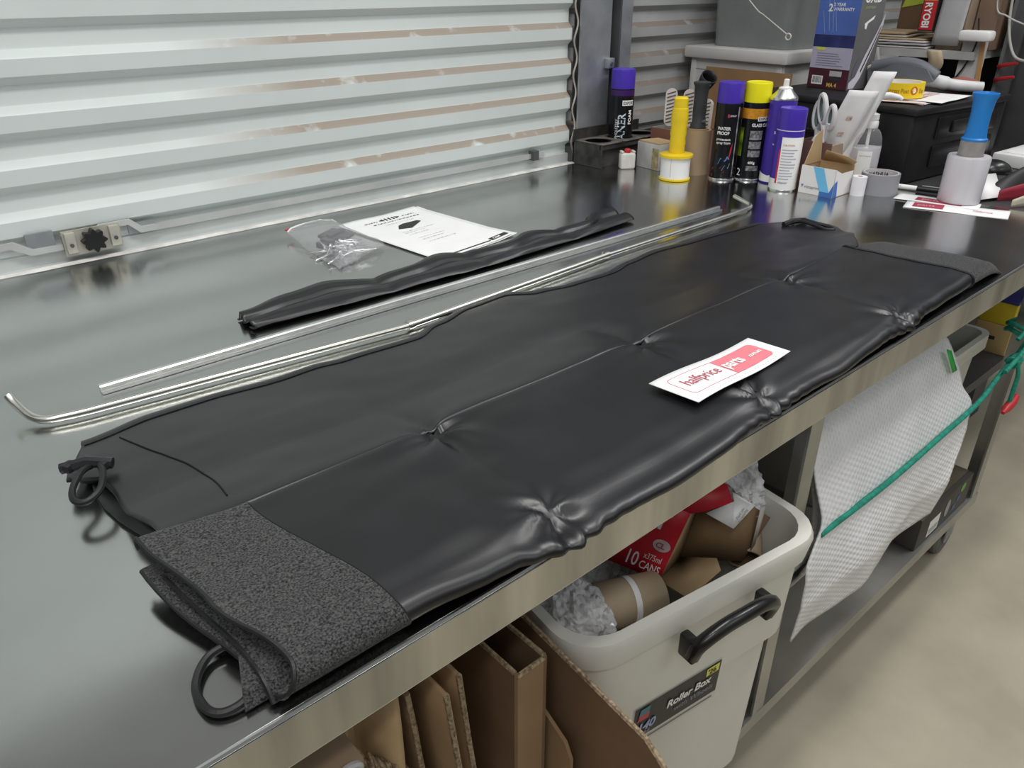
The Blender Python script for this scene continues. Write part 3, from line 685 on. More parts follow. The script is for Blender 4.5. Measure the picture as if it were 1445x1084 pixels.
# --- can 1
c1 = (1.752, .773, TZ); a1 = facing(*c1[:2])
t = aerosol(c1, 'black spray can with purple cap and red blue graphics', .236, .0325, BLKCAN, PUR, .050)
def shard(t, r, a, z, pts, mat, name='print_shape'):
    m = MB(); f = cyltext(r, a, z); m.add([f(*p) for p in pts], [tuple(range(len(pts)))]); m.build(name, mat, t, True)
RB = M('red can print', (.55, .03, .05), .35); BB = M('blue can print', (.10, .22, .50), .35); LBL = M('light blue can print', (.30, .45, .70), .35)
shard(t, .0328, a1-.5, .008, [(-.012, 0), (.02, .012), (.02, .018), (-.012, .008)], RB)
shard(t, .0328, a1-.5, .026, [(-.012, 0), (.010, .004), (.012, .009), (-.010, .006)], RB)
shard(t, .0328, a1, .045, [(-.014, -.004), (.004, .004), (.016, .010), (.010, .017), (-.008, .012)], BB)
shard(t, .0328, a1, .026, [(-.002, 0), (.014, .006), (.018, .018), (.004, .012)], LBL)
shard(t, .0328, a1+.35, .05, [(0, 0), (.006, .02), (.008, .045), (.003, .03)], RB)
letters('WATER\nPROOF', .011, cyltext(.0328, a1-.75, .125), WHITEP, t, bold=.02, sx=.9)
letters('protectant\nspray foam', .0085, cyltext(.0328, a1-.75, .100), WHITEP, t, bold=.01)
m = MB(); cylpatch(m, .0328, .155, .163, a1-.05, a1+.1, 3); m.build('badge', RB, t, True)
letters('SPRAY', .006, cyltext(.0328, a1+.13, .157), WHITEP, t)
m = MB(); cylpatch(m, .0327, .01, .18, a1+.78, a1+.9, 3); m.build('side_strip', M('grey strip', (.3, .3, .32), .4, 0, .6, 90), t, True)
# --- can 2
c2 = (1.800, .727, TZ); a2 = facing(*c2[:2])
t = aerosol(c2, 'black glass cleaner spray can with yellow cap', .236, .0325, BLKCAN, YELCAP, .048)
m = MB(); cylpatch(m, .0327, .152, .176, a2-1.5, a2+1.5, 24); m.build('orange_band', M('orange can band', (.62, .27, .02), .3, 0, .3, 50), t, True)
m = MB(); cylpatch(m, .0327, .06, .13, a2-1.2, a2-.75, 8); m.build('green_band', M('green yellow print', (.20, .32, .02), .3, 0, .7, 30), t, True)
m = MB(); cylpatch(m, .0328, .147, .157, a2+.25, a2+1.1, 8); m.build('name_panel', WHITEP, t, True)
letters('EXPORT', .009, cyltext(.033, a2+.3, .149), INK, t, bold=.03)
letters('GLASS CLEANER', .0105, cyltext(.033, a2-.15, .134), WHITEP, t, bold=.03, sx=.85)
GP = M('grey small print', (.22, .22, .23), .4, 0, .6, 160)
for z0_, z1_ in ((.102, .124), (.080, .098), (.060, .076), (.026, .038)):
    m = MB(); cylpatch(m, .0328, z0_, z1_, a2-.2, a2+.75, 8); m.build('small_print', GP, t, True)
letters('400g', .009, cyltext(.033, a2-.1, .043), WHITEP, t, bold=.03)
letters('2', .026, cyltext(.033, a2-.98, .012), WHITEP, t)
# --- can 3 (no cap)
c3 = (1.818, .665, TZ); a3 = facing(*c3[:2])
t = thing('aerosol_can', c3, 'tall purple spray can without cap showing its white nozzle', 'spray can')
r = .0325
MB().lathe([(r*.93, 0), (r, .004), (r, .200), (r*.97, .203)], 36).build('body', PURB, t, True)
MB().lathe([(r*1.02, .199), (r*1.02, .203), (r*.95, .207), (r*.55, .221), (r*.5, .223)], 36).build('shoulder', SILV, t, True)
MB().lathe([(r*.5, .221), (r*.5, .226), (.012, .228), (.007, .229), (.0065, .244), (.004, .246), (.0001, .246)], 24).build('nozzle', WPLAS2, t, True)
m = MB(); m.grid(lambda u, v: ((r+.0002)*math.cos(lerp(a3-1.5, a3+1.5, u)), (r+.0002)*math.sin(lerp(a3-1.5, a3+1.5, u)), lerp(.004, .020+.02*abs(u-.35), v)), 20, 1); m.build('white_band', WHITEP, t, True)
letters('EXPORT', .009, cyltext(.033, a3+.1, .155), WHITEP, t, bold=.03)
letters('SILICONE', .0085, cyltext(.033, a3-.35, .122), WHITEP, t, bold=.02)
letters('lubricant', .007, cyltext(.033, a3-.35, .095), WHITEP, t)
# --- can 4
c4 = (1.762, .603, TZ); a4 = facing(*c4[:2])
t = aerosol(c4, 'short white spray can with purple cap and text label', .192, .0325, WHITEP, PUR, .050)
m = MB(); cylpatch(m, .0327, .03, .130, a4-1.5, a4-.5, 10); m.build('purple_band', PURB, t, True)
m = MB(); cylpatch(m, .0328, .02, .10, a4-.62, a4-.48, 3); m.build('red_stripe', RB, t, True)
m = MB(); cylpatch(m, .0327, .128, .142, a4-1.5, a4+1.5, 24); m.build('purple_band', PUR, t, True)
letters('CAUTION', .006, cyltext(.033, a4-.35, .108), RB, t)
for k in range(11):
    m = MB(); cylpatch(m, .033, .030+k*.0068, .0322+k*.0068, a4-.38, a4+random.uniform(.3, .75), 6); m.build('text_line', M('lilac ink', (.45, .43, .55), .6), t, True)
letters('cleaner', .008, cyltext(.033, a4-.4, .02), M('navy ink', (.03, .03, .18), .5), t, shear=.3)
# --- open carton with blue stripe
t = thing('card_carton', (1.806, .516, TZ), 'open white business card carton with blue stripes', 'carton')
VW = M('white carton', (.80, .78, .77), .5, 0, .03); VB = M('sky blue print', (.16, .50, .80), .5, 0, .04); VD = M('dark blue print', (.05, .16, .48), .5)
x0, x1, y0, y1, zt = 1.764, 1.85, .472, .560, .966
MB().span((x0, y0, TZ+.0003), (x0+.0016, y1, zt)).build('front', VW, t)
MB().prism([(x0, TZ), (x1, TZ), (x1, zt-.012), (x0+.03, zt-.012), (x0, zt)], y0, y0+.0016, 'Y').build('side', VW, t)
MB().span((x0, y1-.0016, TZ), (x1, y1, zt)).build('side', KRAFT, t)
MB().span((x1-.0016, y0, TZ), (x1, y1, zt)).build('back', KRAFT, t)
MB().span((x0, y0, TZ), (x1, y1, TZ+.0016)).build('base', KRAFT, t)
MB().prism([(x0+.004, zt-.002), (x1-.004, zt-.002), (x1-.02, zt+.075), (x1-.05, zt+.060)], y1-.003, y1-.0014, 'Y').build('flap', KRAFT, t)
m = MB(); m.add([(x1, y1-.004, zt-.001), (x1, y0+.004, zt-.001), (x1-.02, y0-.012, zt+.012), (x1-.03, y0+.0, zt+.022), (x1-.02, y1-.02, zt+.028)], [(0, 1, 2, 3, 4)]); m.build('flap', KRAFT, t, solid=.0015)
def vface(x, y): return (x0-.0006, y1-x, TZ+y)
m = MB(); m.add([vface(*p) for p in ((.030, .066), (.056, .066), (.078, .012), (.054, .012))], [(0, 1, 2, 3)]); m.build('blue_stripe', VB, t)
m = MB(); m.add([vface(*p) for p in ((.054, .0005), (.0875, .0005), (.0875, .034), (.078, .012), (.054, .012))], [(0, 1, 2, 3, 4)]); m.build('blue_stripe', VD, t)
m = MB(); m.add([(x0-.0001, y0-.0006, TZ+.001), (x0+.02, y0-.0006, TZ+.001), (x0+.012, y0-.0006, TZ+.04), (x0-.0001, y0-.0006, TZ+.035)], [(0, 1, 2, 3)]); m.build('blue_stripe', VD, t)
letters('vistaprint', .0105, lambda x, y: vface(.014+x, .014+y), M('dark grey ink', (.10, .10, .12), .5), t, False)
m = MB(); m.add([vface(*p) for p in ((.006, .022), (.012, .022), (.0085, .014))], [(0, 1, 2)]); m.build('logo_mark', VD, t)
# --- brown desk box holding scissors
t = thing('desk_box', (1.895, .585, TZ), 'brown open box of tools behind the card carton', 'box')
DB = M('dark brown board', (.17, .085, .075), .6); DBI = M('tan board', (.42, .31, .21), .7)
for a, b_, mm in (((1.862, .545, TZ), (1.866, .63, 1.003), DB), ((1.945, .545, TZ), (1.949, .63, 1.003), DBI), ((1.866, .545, TZ), (1.945, .549, .998), DBI), ((1.866, .626, TZ), (1.945, .63, 1.003), DB), ((1.866, .549, TZ), (1.945, .626, TZ+.004), DB)):
    MB().span(a, b_).build('side', mm, t)
SCW = M('scissor grip', (.74, .73, .72), .45); SCG = M('scissor inner grip', (.10, .14, .13), .6)
def scissors(loc, rx, rz, label):
    s = thing('scissors', loc, label, 'scissors', rz)
    mx = Matrix.Rotation(rx, 4, 'Y')
    def P(y, z): return mx @ Vector((0, y, z))
    for sgn, sc in ((1, 1.12), (-1, .92)):
        L_ = []
        for k in range(20):
            a = 2*math.pi*k/20; L_.append(P(sgn*(.021+.014*math.cos(a)*sc+.004*math.sin(a)), .128+.030*sc*math.sin(a)+(.006 if sgn > 0 else -.008)))
        m = MB(); m.tube(L_, .0062, 8, closed=True); hh = m.build('handle', SCW, s, True)
        L2 = []
        for k in range(20):
            a = 2*math.pi*k/20; L2.append(P(sgn*(.021+.0095*math.cos(a)*sc+.003*math.sin(a)), .128+.0245*sc*math.sin(a)+(.006 if sgn > 0 else -.008)))
        m = MB(); m.tube(L2, .0042, 6, closed=True); m.build('inner_grip', SCG, hh, True)
        m = MB(); m.tube([P(sgn*.016, .106), P(sgn*.010, .085), P(sgn*.002, .062)], [.007, .0065, .005], 8); m.build('shank', SCW, s, True)
        m = MB(); m.prism([(-.006, 0), (.006, 0), (.005, .06), (-.005, .06)], -.0008, .0008, 'X'); m.v = [tuple(P(v[1]+sgn*.002, v[2])+Vector((sgn*.001, 0, 0))) for v in m.v]; m.build('blade', CHROME, s, True)
    MB().lathe([(.0001, 0), (.004, 0), (.004, .004), (.0001, .004)], 10, mx @ Matrix.Translation((-.003, 0, .06)) @ Matrix.Rotation(R_(90), 4, 'Y')).build('pivot', CHROME, s, True)
    return s
scissors((1.895, .575, .942), R_(-6), R_(-32), 'white and grey handled scissors with large open loops')
scissors((1.91, .612, .922), R_(6), R_(-20), 'white and grey handled scissors half hidden behind the purple can')
tag(MB().lathe([(.0001, .905), (.014, .905), (.014, .985), (.0155, .99), (.0155, 1.006), (.010, 1.015), (.0001, 1.018)], 20, Matrix.Translation((1.882, .592, 0))).solo('glue_bottle', WPLAS2), 'short white capped tube upright in the brown box', 'tube')
# long white packets standing out of the box
LPM = M('white packet', (.86, .85, .85), .55, 0, .04, 30)
def packet(a, b_, wd, label, marks):
    t = thing('paper_packet', (a[0], a[1], a[2]), label, 'packet')
    A_, B_ = Vector(a), Vector(b_); d = (B_-A_); s = Vector((.45, -.89, 0))
    def P(u, v): 
        return A_+d*u+s*wd*(v-.5)+Vector((-.9, -.45, 0))*(.003*math.sin(u*7+v*3))
    MB().grid(lambda u, v: tuple(P(u, v)), 14, 5).build('sleeve', LPM, t, solid=.006, off=0)
    n_ = Vector((-.89, -.45, .1))*.0045
    for k in range(marks):
        u = .45+.4*k/max(1, marks); m = MB(); m.add([tuple(P(u, .42)+n_), tuple(P(u+.05, .42)+n_), tuple(P(u+.05, .62)+n_), tuple(P(u, .62)+n_)], [(0, 1, 2, 3)]); m.build('print_mark', M('pink brown print', (.62, .45, .42), .6, 0, .5, 200), t)
packet((1.915, .592, .925), (1.905, .512, 1.125), .065, 'long white paper packet leaning in the brown box', 2)
packet((1.93, .565, .925), (1.925, .480, 1.168), .050, 'tallest speckled white packet leaning out of the brown box', 4)
# --- pump bottle
t = thing('pump_bottle', (1.962, .505, TZ), 'clear pump bottle of white lotion beside the card carton', 'bottle')
MB().lathe([(.0001, .001), (.030, .001), (.033, .005), (.033, .085), (.032, .09)], 30, None, False, True).build('lotion', M('white lotion', (.80, .78, .80), .4), t, True)
GL = M('bottle plastic', (.9, .9, .92), .08, 0, .02, 20, tr=.9, ior=1.2)
MB().lathe([(.030, 0), (.0345, .004), (.0345, .095), (.032, .115), (.024, .130), (.015, .137), (.0145, .142)], 30, None, True, False).build('bottle', GL, t, True)
MB().lathe([(.0165, .136), (.0175, .138), (.0175, .150), (.015, .155), (.0165, .156), (.016, .168), (.008, .171), (.006, .172), (.006, .200), (.012, .202), (.013, .215), (.0001, .217)], 26).build('pump', WPLAS2, t, True)
ab = facing(1.962, .505)
m = MB(); m.tube([(0, 0, .209), (.02, -.022, .211), (.035, -.038, .207), (.041, -.044, .202)], [.008, .0075, .006, .005], 10); m.build('spout', WPLAS2, t, True)
MB().lathe([(.0035, .05), (.0035, .14)], 8).build('dip_tube', WPLAS2, t, True)
m = MB(); cylpatch(m, .0349, .02, .085, ab-.5, ab+.5, 10); m.build('bottle_label', WHITEP, t, True)
letters('hand lotion', .006, cyltext(.0352, ab-.35, .072), INKG, t)
# --- small white roll and duct tape
t = thing('receipt_roll', (1.846, .452, TZ), 'small white paper roll standing beside the duct tape', 'roll')
MB().lathe([(.006, 0), (.0165, 0), (.0165, .044), (.006, .044)], 26, None, False, False).build('paper', M('white roll', (.82, .81, .84), .5), t, True)
MB().lathe([(.0045, .0005), (.006, .0005), (.006, .0435), (.0045, .0435)], 18).build('core', CARDD, t, True)
t = thing('duct_tape', (1.905, .430, TZ), 'grey duct tape roll standing on the bench', 'tape')
MB().lathe([(.039, 0), (.0435, 0), (.0435, .048), (.039, .048), (.039, 0)], 40, None, False, False).build('tape', GREYT, t, True)
MB().lathe([(.0365, .0004), (.039, .0004), (.039, .0485), (.0365, .0485), (.0365, .0004)], 36, None, False, False).build('core', M('pale core', (.55, .53, .53), .6), t, True)
letters('NASHUA', .012, lambda x, y: (.0362*math.cos(1.25-x/.036), .0362*math.sin(1.25-x/.036), .033+y), INK, t, bold=.03)
# --- marker pen
t = thing('marker_pen', (2.0, .38, TZ), 'black capped marker pen with white barrel before the toolbox', 'pen')
m = MB(); m.tube([(1.972, .435, TZ+.0066), (1.987, .372, TZ+.0066)], .006, 12); m.build('barrel', WHITEP, t)
m = MB(); m.tube([(1.987, .372, TZ+.0066), (2.0, .318, TZ+.0066)], .0063, 12); m.build('cap', BPLAS, t)
m = MB(); m.tube([(1.990, .362, TZ+.014), (2.0, .318, TZ+.014)], .0014, 6); m.build('clip', GREYT, t)
letters('marker', .009, lambda x, y: (1.9735+.0155*x/.065-.0062, .430-x*.97, TZ+.0075+y*.6), INK, t, False)
# --- stickers under the film roll
def sticker(pts, label, mats, z):
    t = thing('sticker', ((pts[0][0]+pts[2][0])/2, (pts[0][1]+pts[2][1])/2, z), label, 'sticker')
    a, b_, c, d = [Vector(p) for p in pts]
    def P(s, q, up=0): v = (a*(1-s)+b_*s)*(1-q)+(d*(1-s)+c*s)*q; return (v.x, v.y, z+.0005+up+.0006*math.sin(s*6))
    MB().grid(P, 20, 4).build('sheet', PAPER, t, solid=.0005, off=0)
    return t, P
t, P = sticker([(1.812, .326), (1.880, .130), (1.955, .150), (1.88, .345)], 'white sticker with red panel under the film roll front', None, TZ+.0004)
MB().grid(lambda u, v: P(.08+.3*u, .2+.6*v, .0008), 6, 1).build('printed_panel', REDT, t)
letters('parts', .022, lambda x, y: P(.12+x/.205, .4+y/.078, .0012), M('pale print', (.75, .55, .55), .6), t, False, sx=.8)
letters('halfprice', .022, lambda x, y: P(.66+x/.24, .4+y/.078, .0010), REDP, t, False, sx=.6)
t, P = sticker([(1.868, .375), (1.905, .20), (1.965, .215), (1.93, .385)], 'white sticker with red panel lying nearest the marker pen', None, TZ+.0016)
MB().grid(lambda u, v: P(.25+.55*u, .2+.5*v, .0008), 8, 1).build('printed_panel', REDT, t)
letters('parts', .020, lambda x, y: P(.32+x/.18, .36+y/.06, .0012), M('pale print', (.75, .55, .55), .6), t, False, sx=.9)
# --- stretch film roll with blue handle
t = thing('stretch_film_roll', (1.952, .262, TZ+.0032), 'white stretch film roll with blue dispenser handle', 'roll')
FILMW = M('wound film', (.72, .70, .74), .25, 0, .05, 40, tr=.15, stretch=(1, 1, .05))
MB().lathe([(.026, 0), (.043, 0), (.0445, .002), (.0445, .100), (.043, .103), (.028, .103), (.026, .100)], 40, None, False, False).build('film', FILMW, t, True)
MB().lathe([(.021, .0), (.0262, .0), (.0262, .137), (.021, .137)], 30).build('core', M('grey card core', (.30, .28, .265), .6, 0, .15, 40), t, True)
MB().lathe([(.018, .136), (.0265, .136), (.027, .140), (.0235, .143), (.0205, .165), (.0205, .195), (.023, .222), (.0265, .231), (.0265, .236), (.024, .2365), (.0215, .232), (.019, .20)], 32).build('handle', BLUEP, t, True)
# ================================================================== BEYOND: toolbox, cartons, shelf
tb = thing('tool_box', (2.28, .62, .895), 'large black plastic toolbox on the side bench', 'toolbox', R_(-6))
TBM = M('toolbox plastic', (.010, .010, .011), .5, 0, .3, 20)
MB().box((0, .02, .0875), (.46, .47, .175), None, .012).build('body', TBM, tb, True)
MB().box((0, .02, .177), (.475, .485, .018), None, .006).build('lid', TBM, tb, True)
for z in (.06, .13): MB().box((.03, -.218, z), (.30, .008, .055), None, .004).build('drawer_front', BPLAS2, tb, True)
MB().box((-.234, .08, .10), (.008, .07, .012), None, .003).build('side_grip', BPLAS2, tb, True)
MB().box((.0, -.226, .13), (.12, .006, .03), None, .002).build('latch', BPLAS, tb, True)
TT = 1.0815
# flat papers on the toolbox
for k, (x, y, rz, c) in enumerate([(2.20, .52, -.1, 'white film sleeve lowest of the papers on the toolbox'), (2.17, .55, .25, 'pink printed leaflet under the yellow tape'), (2.22, .50, .02, 'white printed leaflet under the tape gun handle')]):
    t = thing('leaflet', (x, y, TT+k*.0022), c, 'paper', rz)
    MB().grid(lambda u, v: (lerp(-.10, .10, u), lerp(-.085, .085, v), .001+.0006*math.sin(u*9+v*5)), 12, 8).build('sheet', LPM if k != 1 else M('pink leaflet', (.72, .58, .56), .6, 0, .2, 30), t, True, solid=.0008, off=0)
    m = MB(); m.box((0, 0, .0026), (.15, .03, .0003)); m.build('printed_band', M('pink brown print', (.62, .45, .42), .6), t, True)
# yellow parcel tape
ex = (2.155, .535, TT+.0085); ae = facing(ex[0], ex[1])
t = thing('parcel_tape', ex, 'yellow Express Post tape roll on the toolbox', 'tape')
MB().lathe([(.049, 0), (.056, 0), (.056, .036), (.049, .036), (.049, 0)], 44, None, False, False).build('tape', YEL, t, True)
MB().lathe([(.046, .0004), (.049, .0004), (.049, .0356), (.046, .0356), (.046, .0004)], 40, None, False, False).build('core', M('white core', (.75, .72, .70), .6), t, True)
OR = M('dark orange ink', (.45, .17, .01), .5)
letters('Express Post', .015, cyltext(.0563, ae-.62, .013), OR, t, bold=.015, sx=.72)
m = MB(); f = cyltext(.0563, ae+.62, .019); m.add([f(.010*math.cos(k*.3926), .010*math.sin(k*.3926)) for k in range(16)], [tuple(range(16))]); m.build('round_logo', M('orange red ink', (.60, .13, .01), .5), t, True)
m = MB(); f = cyltext(.0566, ae+.62, .019); m.add([f(*p) for p in ((-.002, -.006), (.002, -.006), (.005, .0), (.001, .007), (-.003, .0))], [(0, 1, 2, 3, 4)]); m.build('logo_post_horn', WHITEP, t, True)
letters('Exp', .015, cyltext(.0563, ae+.90, .013), OR, t, bold=.015, sx=.8)
# tape gun
t = thing('tape_gun', (2.36, .60, TT), 'grey and white tape gun lying behind the yellow tape', 'tape gun')
DG = M('slate plastic', (.13, .14, .16), .45); LG = M('light grey plastic', (.62, .62, .63), .5)
m = MB(); m.prism([(.72, TT), (.73, 1.135), (.70, 1.150), (.62, 1.155), (.57, 1.145), (.545, 1.115), (.575, 1.105), (.60, TT)], 2.30, 2.308, 'X'); m.build('side_frame', DG, t)
m = MB(); m.tube(catmull([(2.31, .72, 1.14), (2.315, .66, 1.154), (2.32, .60, 1.150), (2.325, .55, 1.125)], 6), [.016]*19, 10); m.build('top_guard', DG, t)
m = MB(); m.tube(catmull([(2.33, .60, 1.118), (2.36, .56, 1.110), (2.39, .52, 1.102), (2.43, .465, 1.097)], 6), [.018]*10+[.0145]*9, 14); m.build('handle', LG, t)
MB().lathe([(.022, -.022), (.036, -.022), (.036, .022), (.022, .022)], 28, Matrix.Translation((2.335, .655, 1.118)) @ Matrix.Rotation(R_(90), 4, 'Y')).build('tape_reel', M('clear brown tape', (.25, .23, .20), .25), t)
MB().box((2.335, .705, 1.125), (.03, .02, .02), None, .002).build('yellow_tab', YEL, t)
MB().box((2.335, .70, 1.10), (.04, .03, .03), None, .003).build('roller', LG, t)
t.location.y -= .03
# tall lamp carton
bx = thing('lamp_carton', (2.225, .775, TT), 'tall blue and grey lamp carton standing on the toolbox', 'box', R_(-5))
W_, D_, H_ = .128, .115, .42
MB().box((D_/2, 0, H_/2), (D_, W_, H_), None, .001).build('carton', GREYBOX, bx, True)
def lf_(m, y0, y1, z0, z1, e=.0006): m.add([(-e, y1, z0), (-e, y0, z0), (-e, y0, z1), (-e, y1, z1)], [(0, 1, 2, 3)]); return m   # y runs left(+) to right(-)
hw = W_/2-.001
m = lf_(MB(), -hw, hw, .14, H_-.002); m.build('blue_panel', M('carton blue', (.09, .17, .52), .35, 0, .25, 4), bx, True)
m = lf_(MB(), -hw, hw, .108, .140); m.build('dark_blue_panel', M('carton dark blue', (.03, .04, .16), .35, 0, .3, 20), bx, True)
m = lf_(MB(), -hw, hw, .053, .108); m.build('text_panel', M('carton lilac', (.48, .46, .58), .4, 0, .06), bx, True)
m = lf_(MB(), -hw, hw, .001, .053); m.build('maroon_panel', M('carton maroon', (.075, .018, .028), .35, 0, .3, 12), bx, True)
m = lf_(MB(), .022, .05, .100, .108, .0012); m.build('yellow_flash', M('carton yellow', (.65, .70, .12), .4), bx, True)
for k in range(6): m = lf_(MB(), .045-random.uniform(.06, .09), .045, .060+k*.0062, .0618+k*.0062, .0012); m.build('text_line', M('grey violet ink', (.25, .24, .33), .5), bx, True)
m = lf_(MB(), .015, .05, .010, .033, .0012); m.build('barcode_panel', WHITEP, bx, True)
for k in range(11): m = lf_(MB(), .019+k*.0026, .019+k*.0026+random.choice((.0008, .0014)), .014, .031, .0018); m.build('barcode_line', INK, bx, True)
m = lf_(MB(), -.042, -.004, .034, .048, .0012); m.build('picture_top', M('pale lamp print', (.5, .48, .5), .4), bx, True)
m = lf_(MB(), -.040, -.006, .022, .034, .0013); m.build('picture_base', INK, bx, True)
def lt_(y, z, e=.0014): return lambda x, q: (-e, y-x, z+q)
letters('MA 4', .014, lt_(.0, .006), M('gold print', (.70, .52, .10), .4), bx, bold=.03)
letters('2 YEAR\nWARRANTY', .0115, lt_(.018, .212), WHITEP, bx, bold=.02)
letters('2', .026, lt_(.033, .199), WHITEP, bx, bold=.03)
letters('BRIGHT LIGHT', .012, lt_(.04, .229), M('dull gold print', (.3, .33, .2), .5), bx)
for y_, z0_, z1_ in ((.035, .23, .15), (.022, .235, .145), (.012, .21, .15), (.048, .20, .145)):
    m = MB(); m.add([(-.0014, y_, z0_), (-.0014, y_-.0015, z0_), (-.0014, y_-.016, z1_), (-.0014, y_-.0145, z1_)], [(0, 1, 2, 3)]); m.build('light_beam', M('pale beam', (.35, .42, .72), .4), bx, True)
m = MB(); m.box((.01, .0, .125), (.003, .06, .003)); 
def rt_(x, z, e=.0008): return lambda q, w_: (x+q, -W_/2-e, z+w_)
letters('OXID', .032, rt_(.012, .222), WHITEP, bx, bold=.03)
letters('premium', .013, rt_(.02, .206), M('olive print', (.42, .45, .22), .5), bx)
for pts, mat in (([(.004, .02), (.03, .035), (.06, .09), (.10, .15), (.126, .195), (.122, .165), (.09, .10), (.055, .03), (.03, .004), (.004, .004)], M('pale violet print', (.62, .60, .68), .4)), ([(.012, .03), (.028, .05), (.036, .085), (.024, .075), (.012, .05)], M('dark lens print', (.12, .13, .17), .3)), ([(.05, .05), (.085, .11), (.115, .165), (.113, .155), (.085, .10), (.052, .043)], INK), ([(.03, .170), (.075, .190), (.07, .180), (.045, .170), (.04, .155), (.033, .158)], WHITEP), ([(.085, .05), (.10, .054), (.10, .064), (.085, .06)], WHITEP)):
    m = MB(); f = rt_(0, 0, .0008+.0004*(mat in (INK,))+.0003*(mat.name.startswith('dark lens'))); m.add([f(*p) for p in pts], [tuple(range(len(pts)))]); m.build('printed_shape', mat, bx, True)
# white chest with lid, cardboard in front, grey tub on top
ch = thing('storage_chest', (2.43, 1.095, .895), 'white lidded storage chest below the grey tub', 'chest', R_(-4))
CW = M('chest white', (.66, .65, .63), .5, 0, .05)
MB().box((0, 0, .12), (.34, .36, .24), None, .004).build('body', CW, ch, True)
MB().box((0, 0, .255), (.38, .395, .035), None, .006).build('lid', CW, ch, True)
for y in (-.165, .165): MB().box((-.172, y, .115), (.006, .02, .23), None, .001).build('corner_rib', CW, ch, True)
MB().box((-.171, 0, .215), (.004, .31, .02)).build('front_rib', CW, ch, True)
tag(MB().box((2.205, 1.03, 1.005), (.008, .31, .218), Matrix.Rotation(R_(-3), 4, 'Z') @ Matrix.Rotation(R_(4), 4, 'Y')).solo('cardboard_sheet', M('tan board sheet', (.33, .19, .09), .75)), 'flat tan cardboard sheet leaning against the white chest', 'cardboard')
gt = thing('grey_tub', (2.44, 1.09, 1.168), 'tall grey plastic tub standing on the white chest lid', 'tub', R_(-4))
GT = M('smoky plastic', (.24, .25, .255), .3, 0, .08)
m = MB(); n = 24
prof = []
def rring(w_, d_, r_, z_): return [(x, y, z_) for x, y in rrect(-w_/2, -d_/2, w_/2, d_/2, r_, 5)]
rings = [rring(.27, .29, .03, .0), rring(.30, .32, .03, .34), rring(.33, .35, .03, .345), rring(.33, .35, .03, .36), rring(.29, .31, .03, .36), rring(.26, .28, .03, .006)]
def loft(m, rings, cap0=True, cap1=False):
    k = len(rings[0]); vs = [p for r_ in rings for p in r_]; fs = []
    for i in range(len(rings)-1):
        for j in range(k): fs.append((i*k+j, i*k+(j+1) % k, (i+1)*k+(j+1) % k, (i+1)*k+j))
    if cap0: fs.append(tuple(reversed(range(k))))
    if cap1: fs.append(tuple((len(rings)-1)*k+j for j in range(k)))
    return m.add(vs, fs)
loft(MB(), rings, True, True).build('body', GT, gt, True)
# cord with ring hanging across
cd = thing('hanging_cord', (2.2, 1.0, 1.17), 'thin white cord ending in a small ring before the grey tub', 'cord')
m = MB(); m.tube(catmull([(2.12, 1.08, 1.42), (2.115, 1.03, 1.345), (2.115, .965, 1.285), (2.115, .935, 1.268), (2.115, .86, 1.225)], 6), .0016, 6); m.build('cord', M('off white cord', (.55, .52, .48), .6), cd)
m = MB(); m.tube([(2.115, .853+.008*math.cos(k*.5236), 1.218+.008*math.sin(k*.5236)) for k in range(12)], .002, 6, closed=True); m.build('ring', CREAM, cd)
# shelf rack
sh = thing('shelf_rack', (2.75, .75, .895), 'pale open shelf rack standing behind the toolbox', 'shelf')
SHM = M('shelf grey white', (.50, .50, .48), .5)
MB().span((2.58, .53, 1.150), (2.95, .885, 1.172)).build('shelf_board', SHM, sh)
MB().span((2.60, .520, .8955), (2.64, .575, 1.205)).build('upright', M('upright white', (.55, .55, .54), .5), sh)
MB().span((2.66, .886, .8955), (2.70, .905, 1.5)).build('upright', SHM, sh)
MB().span((2.951, .52, .8955), (2.97, .905, 1.5)).build('back_panel', BPLAS, sh)
MB().box((2.58, .535, 1.215), (.05, .085, .028), None, .008).build('end_cap', WPLAS2, sh)
ENV = [('grey', (.50, .48, .47)), ('lilac', (.42, .40, .42)), ('white', (.66, .62, .60)), ('manila', (.52, .40, .25)), ('pale', (.58, .52, .46)), ('kraft', (.45, .33, .20))]
for k, (nm, c) in enumerate(ENV):
    m = MB(); m.grid(lambda u, v: (lerp(2.58+.004*k, 2.80, u), lerp(.668+.006*k+(.05 if k > 3 else 0), .875, v), 1.1745+k*.0075+.0015*math.sin(u*7+k)+.001*nz(v*5, k)), 6, 10)
    tag(m.solo('envelope', M('envelope '+nm, c, .7), 40, .005, 0), nm+' envelope '+('at the bottom of', 'second from the bottom of', 'third from the bottom of', 'fourth from the bottom of', 'second from the top of', 'on top of')[k]+' the shelf stack', 'envelope', 'envelopes stacked on the shelf')
def carton(name, a, b_, mat, label, cat='box'):
    t = thing(name, ((a[0]+b_[0])/2, (a[1]+b_[1])/2, a[2]), label, cat); MB().span(a, b_, .0015).build('body', mat, t); return t
cb = carton('cardboard_box', (2.83, .715, 1.1735), (2.94, .88, 1.45), CARDD, 'brown cardboard box behind the stacked envelopes')
MB().span((2.8285, .80, 1.225), (2.8295, .803, 1.45)).build('flap_seam', INK, cb)
m = MB(); m.add([(2.828, .80, 1.29), (2.828, .875, 1.275), (2.828, .86, 1.33), (2.828, .83, 1.33)], [(0, 1, 2, 3)]); m.build('green_sticker', M('lime print', (.45, .55, .06), .5), cb)
ry = carton('tool_carton', (2.588, .665, 1.222), (2.75, .708, 1.50), INK, 'slim black carton with red and lime RYOBI end')
m = MB(); m.span((2.586, .666, 1.225), (2.588, .705, 1.303)); m.build('red_panel', M('brand red', (.62, .03, .04), .45), ry)
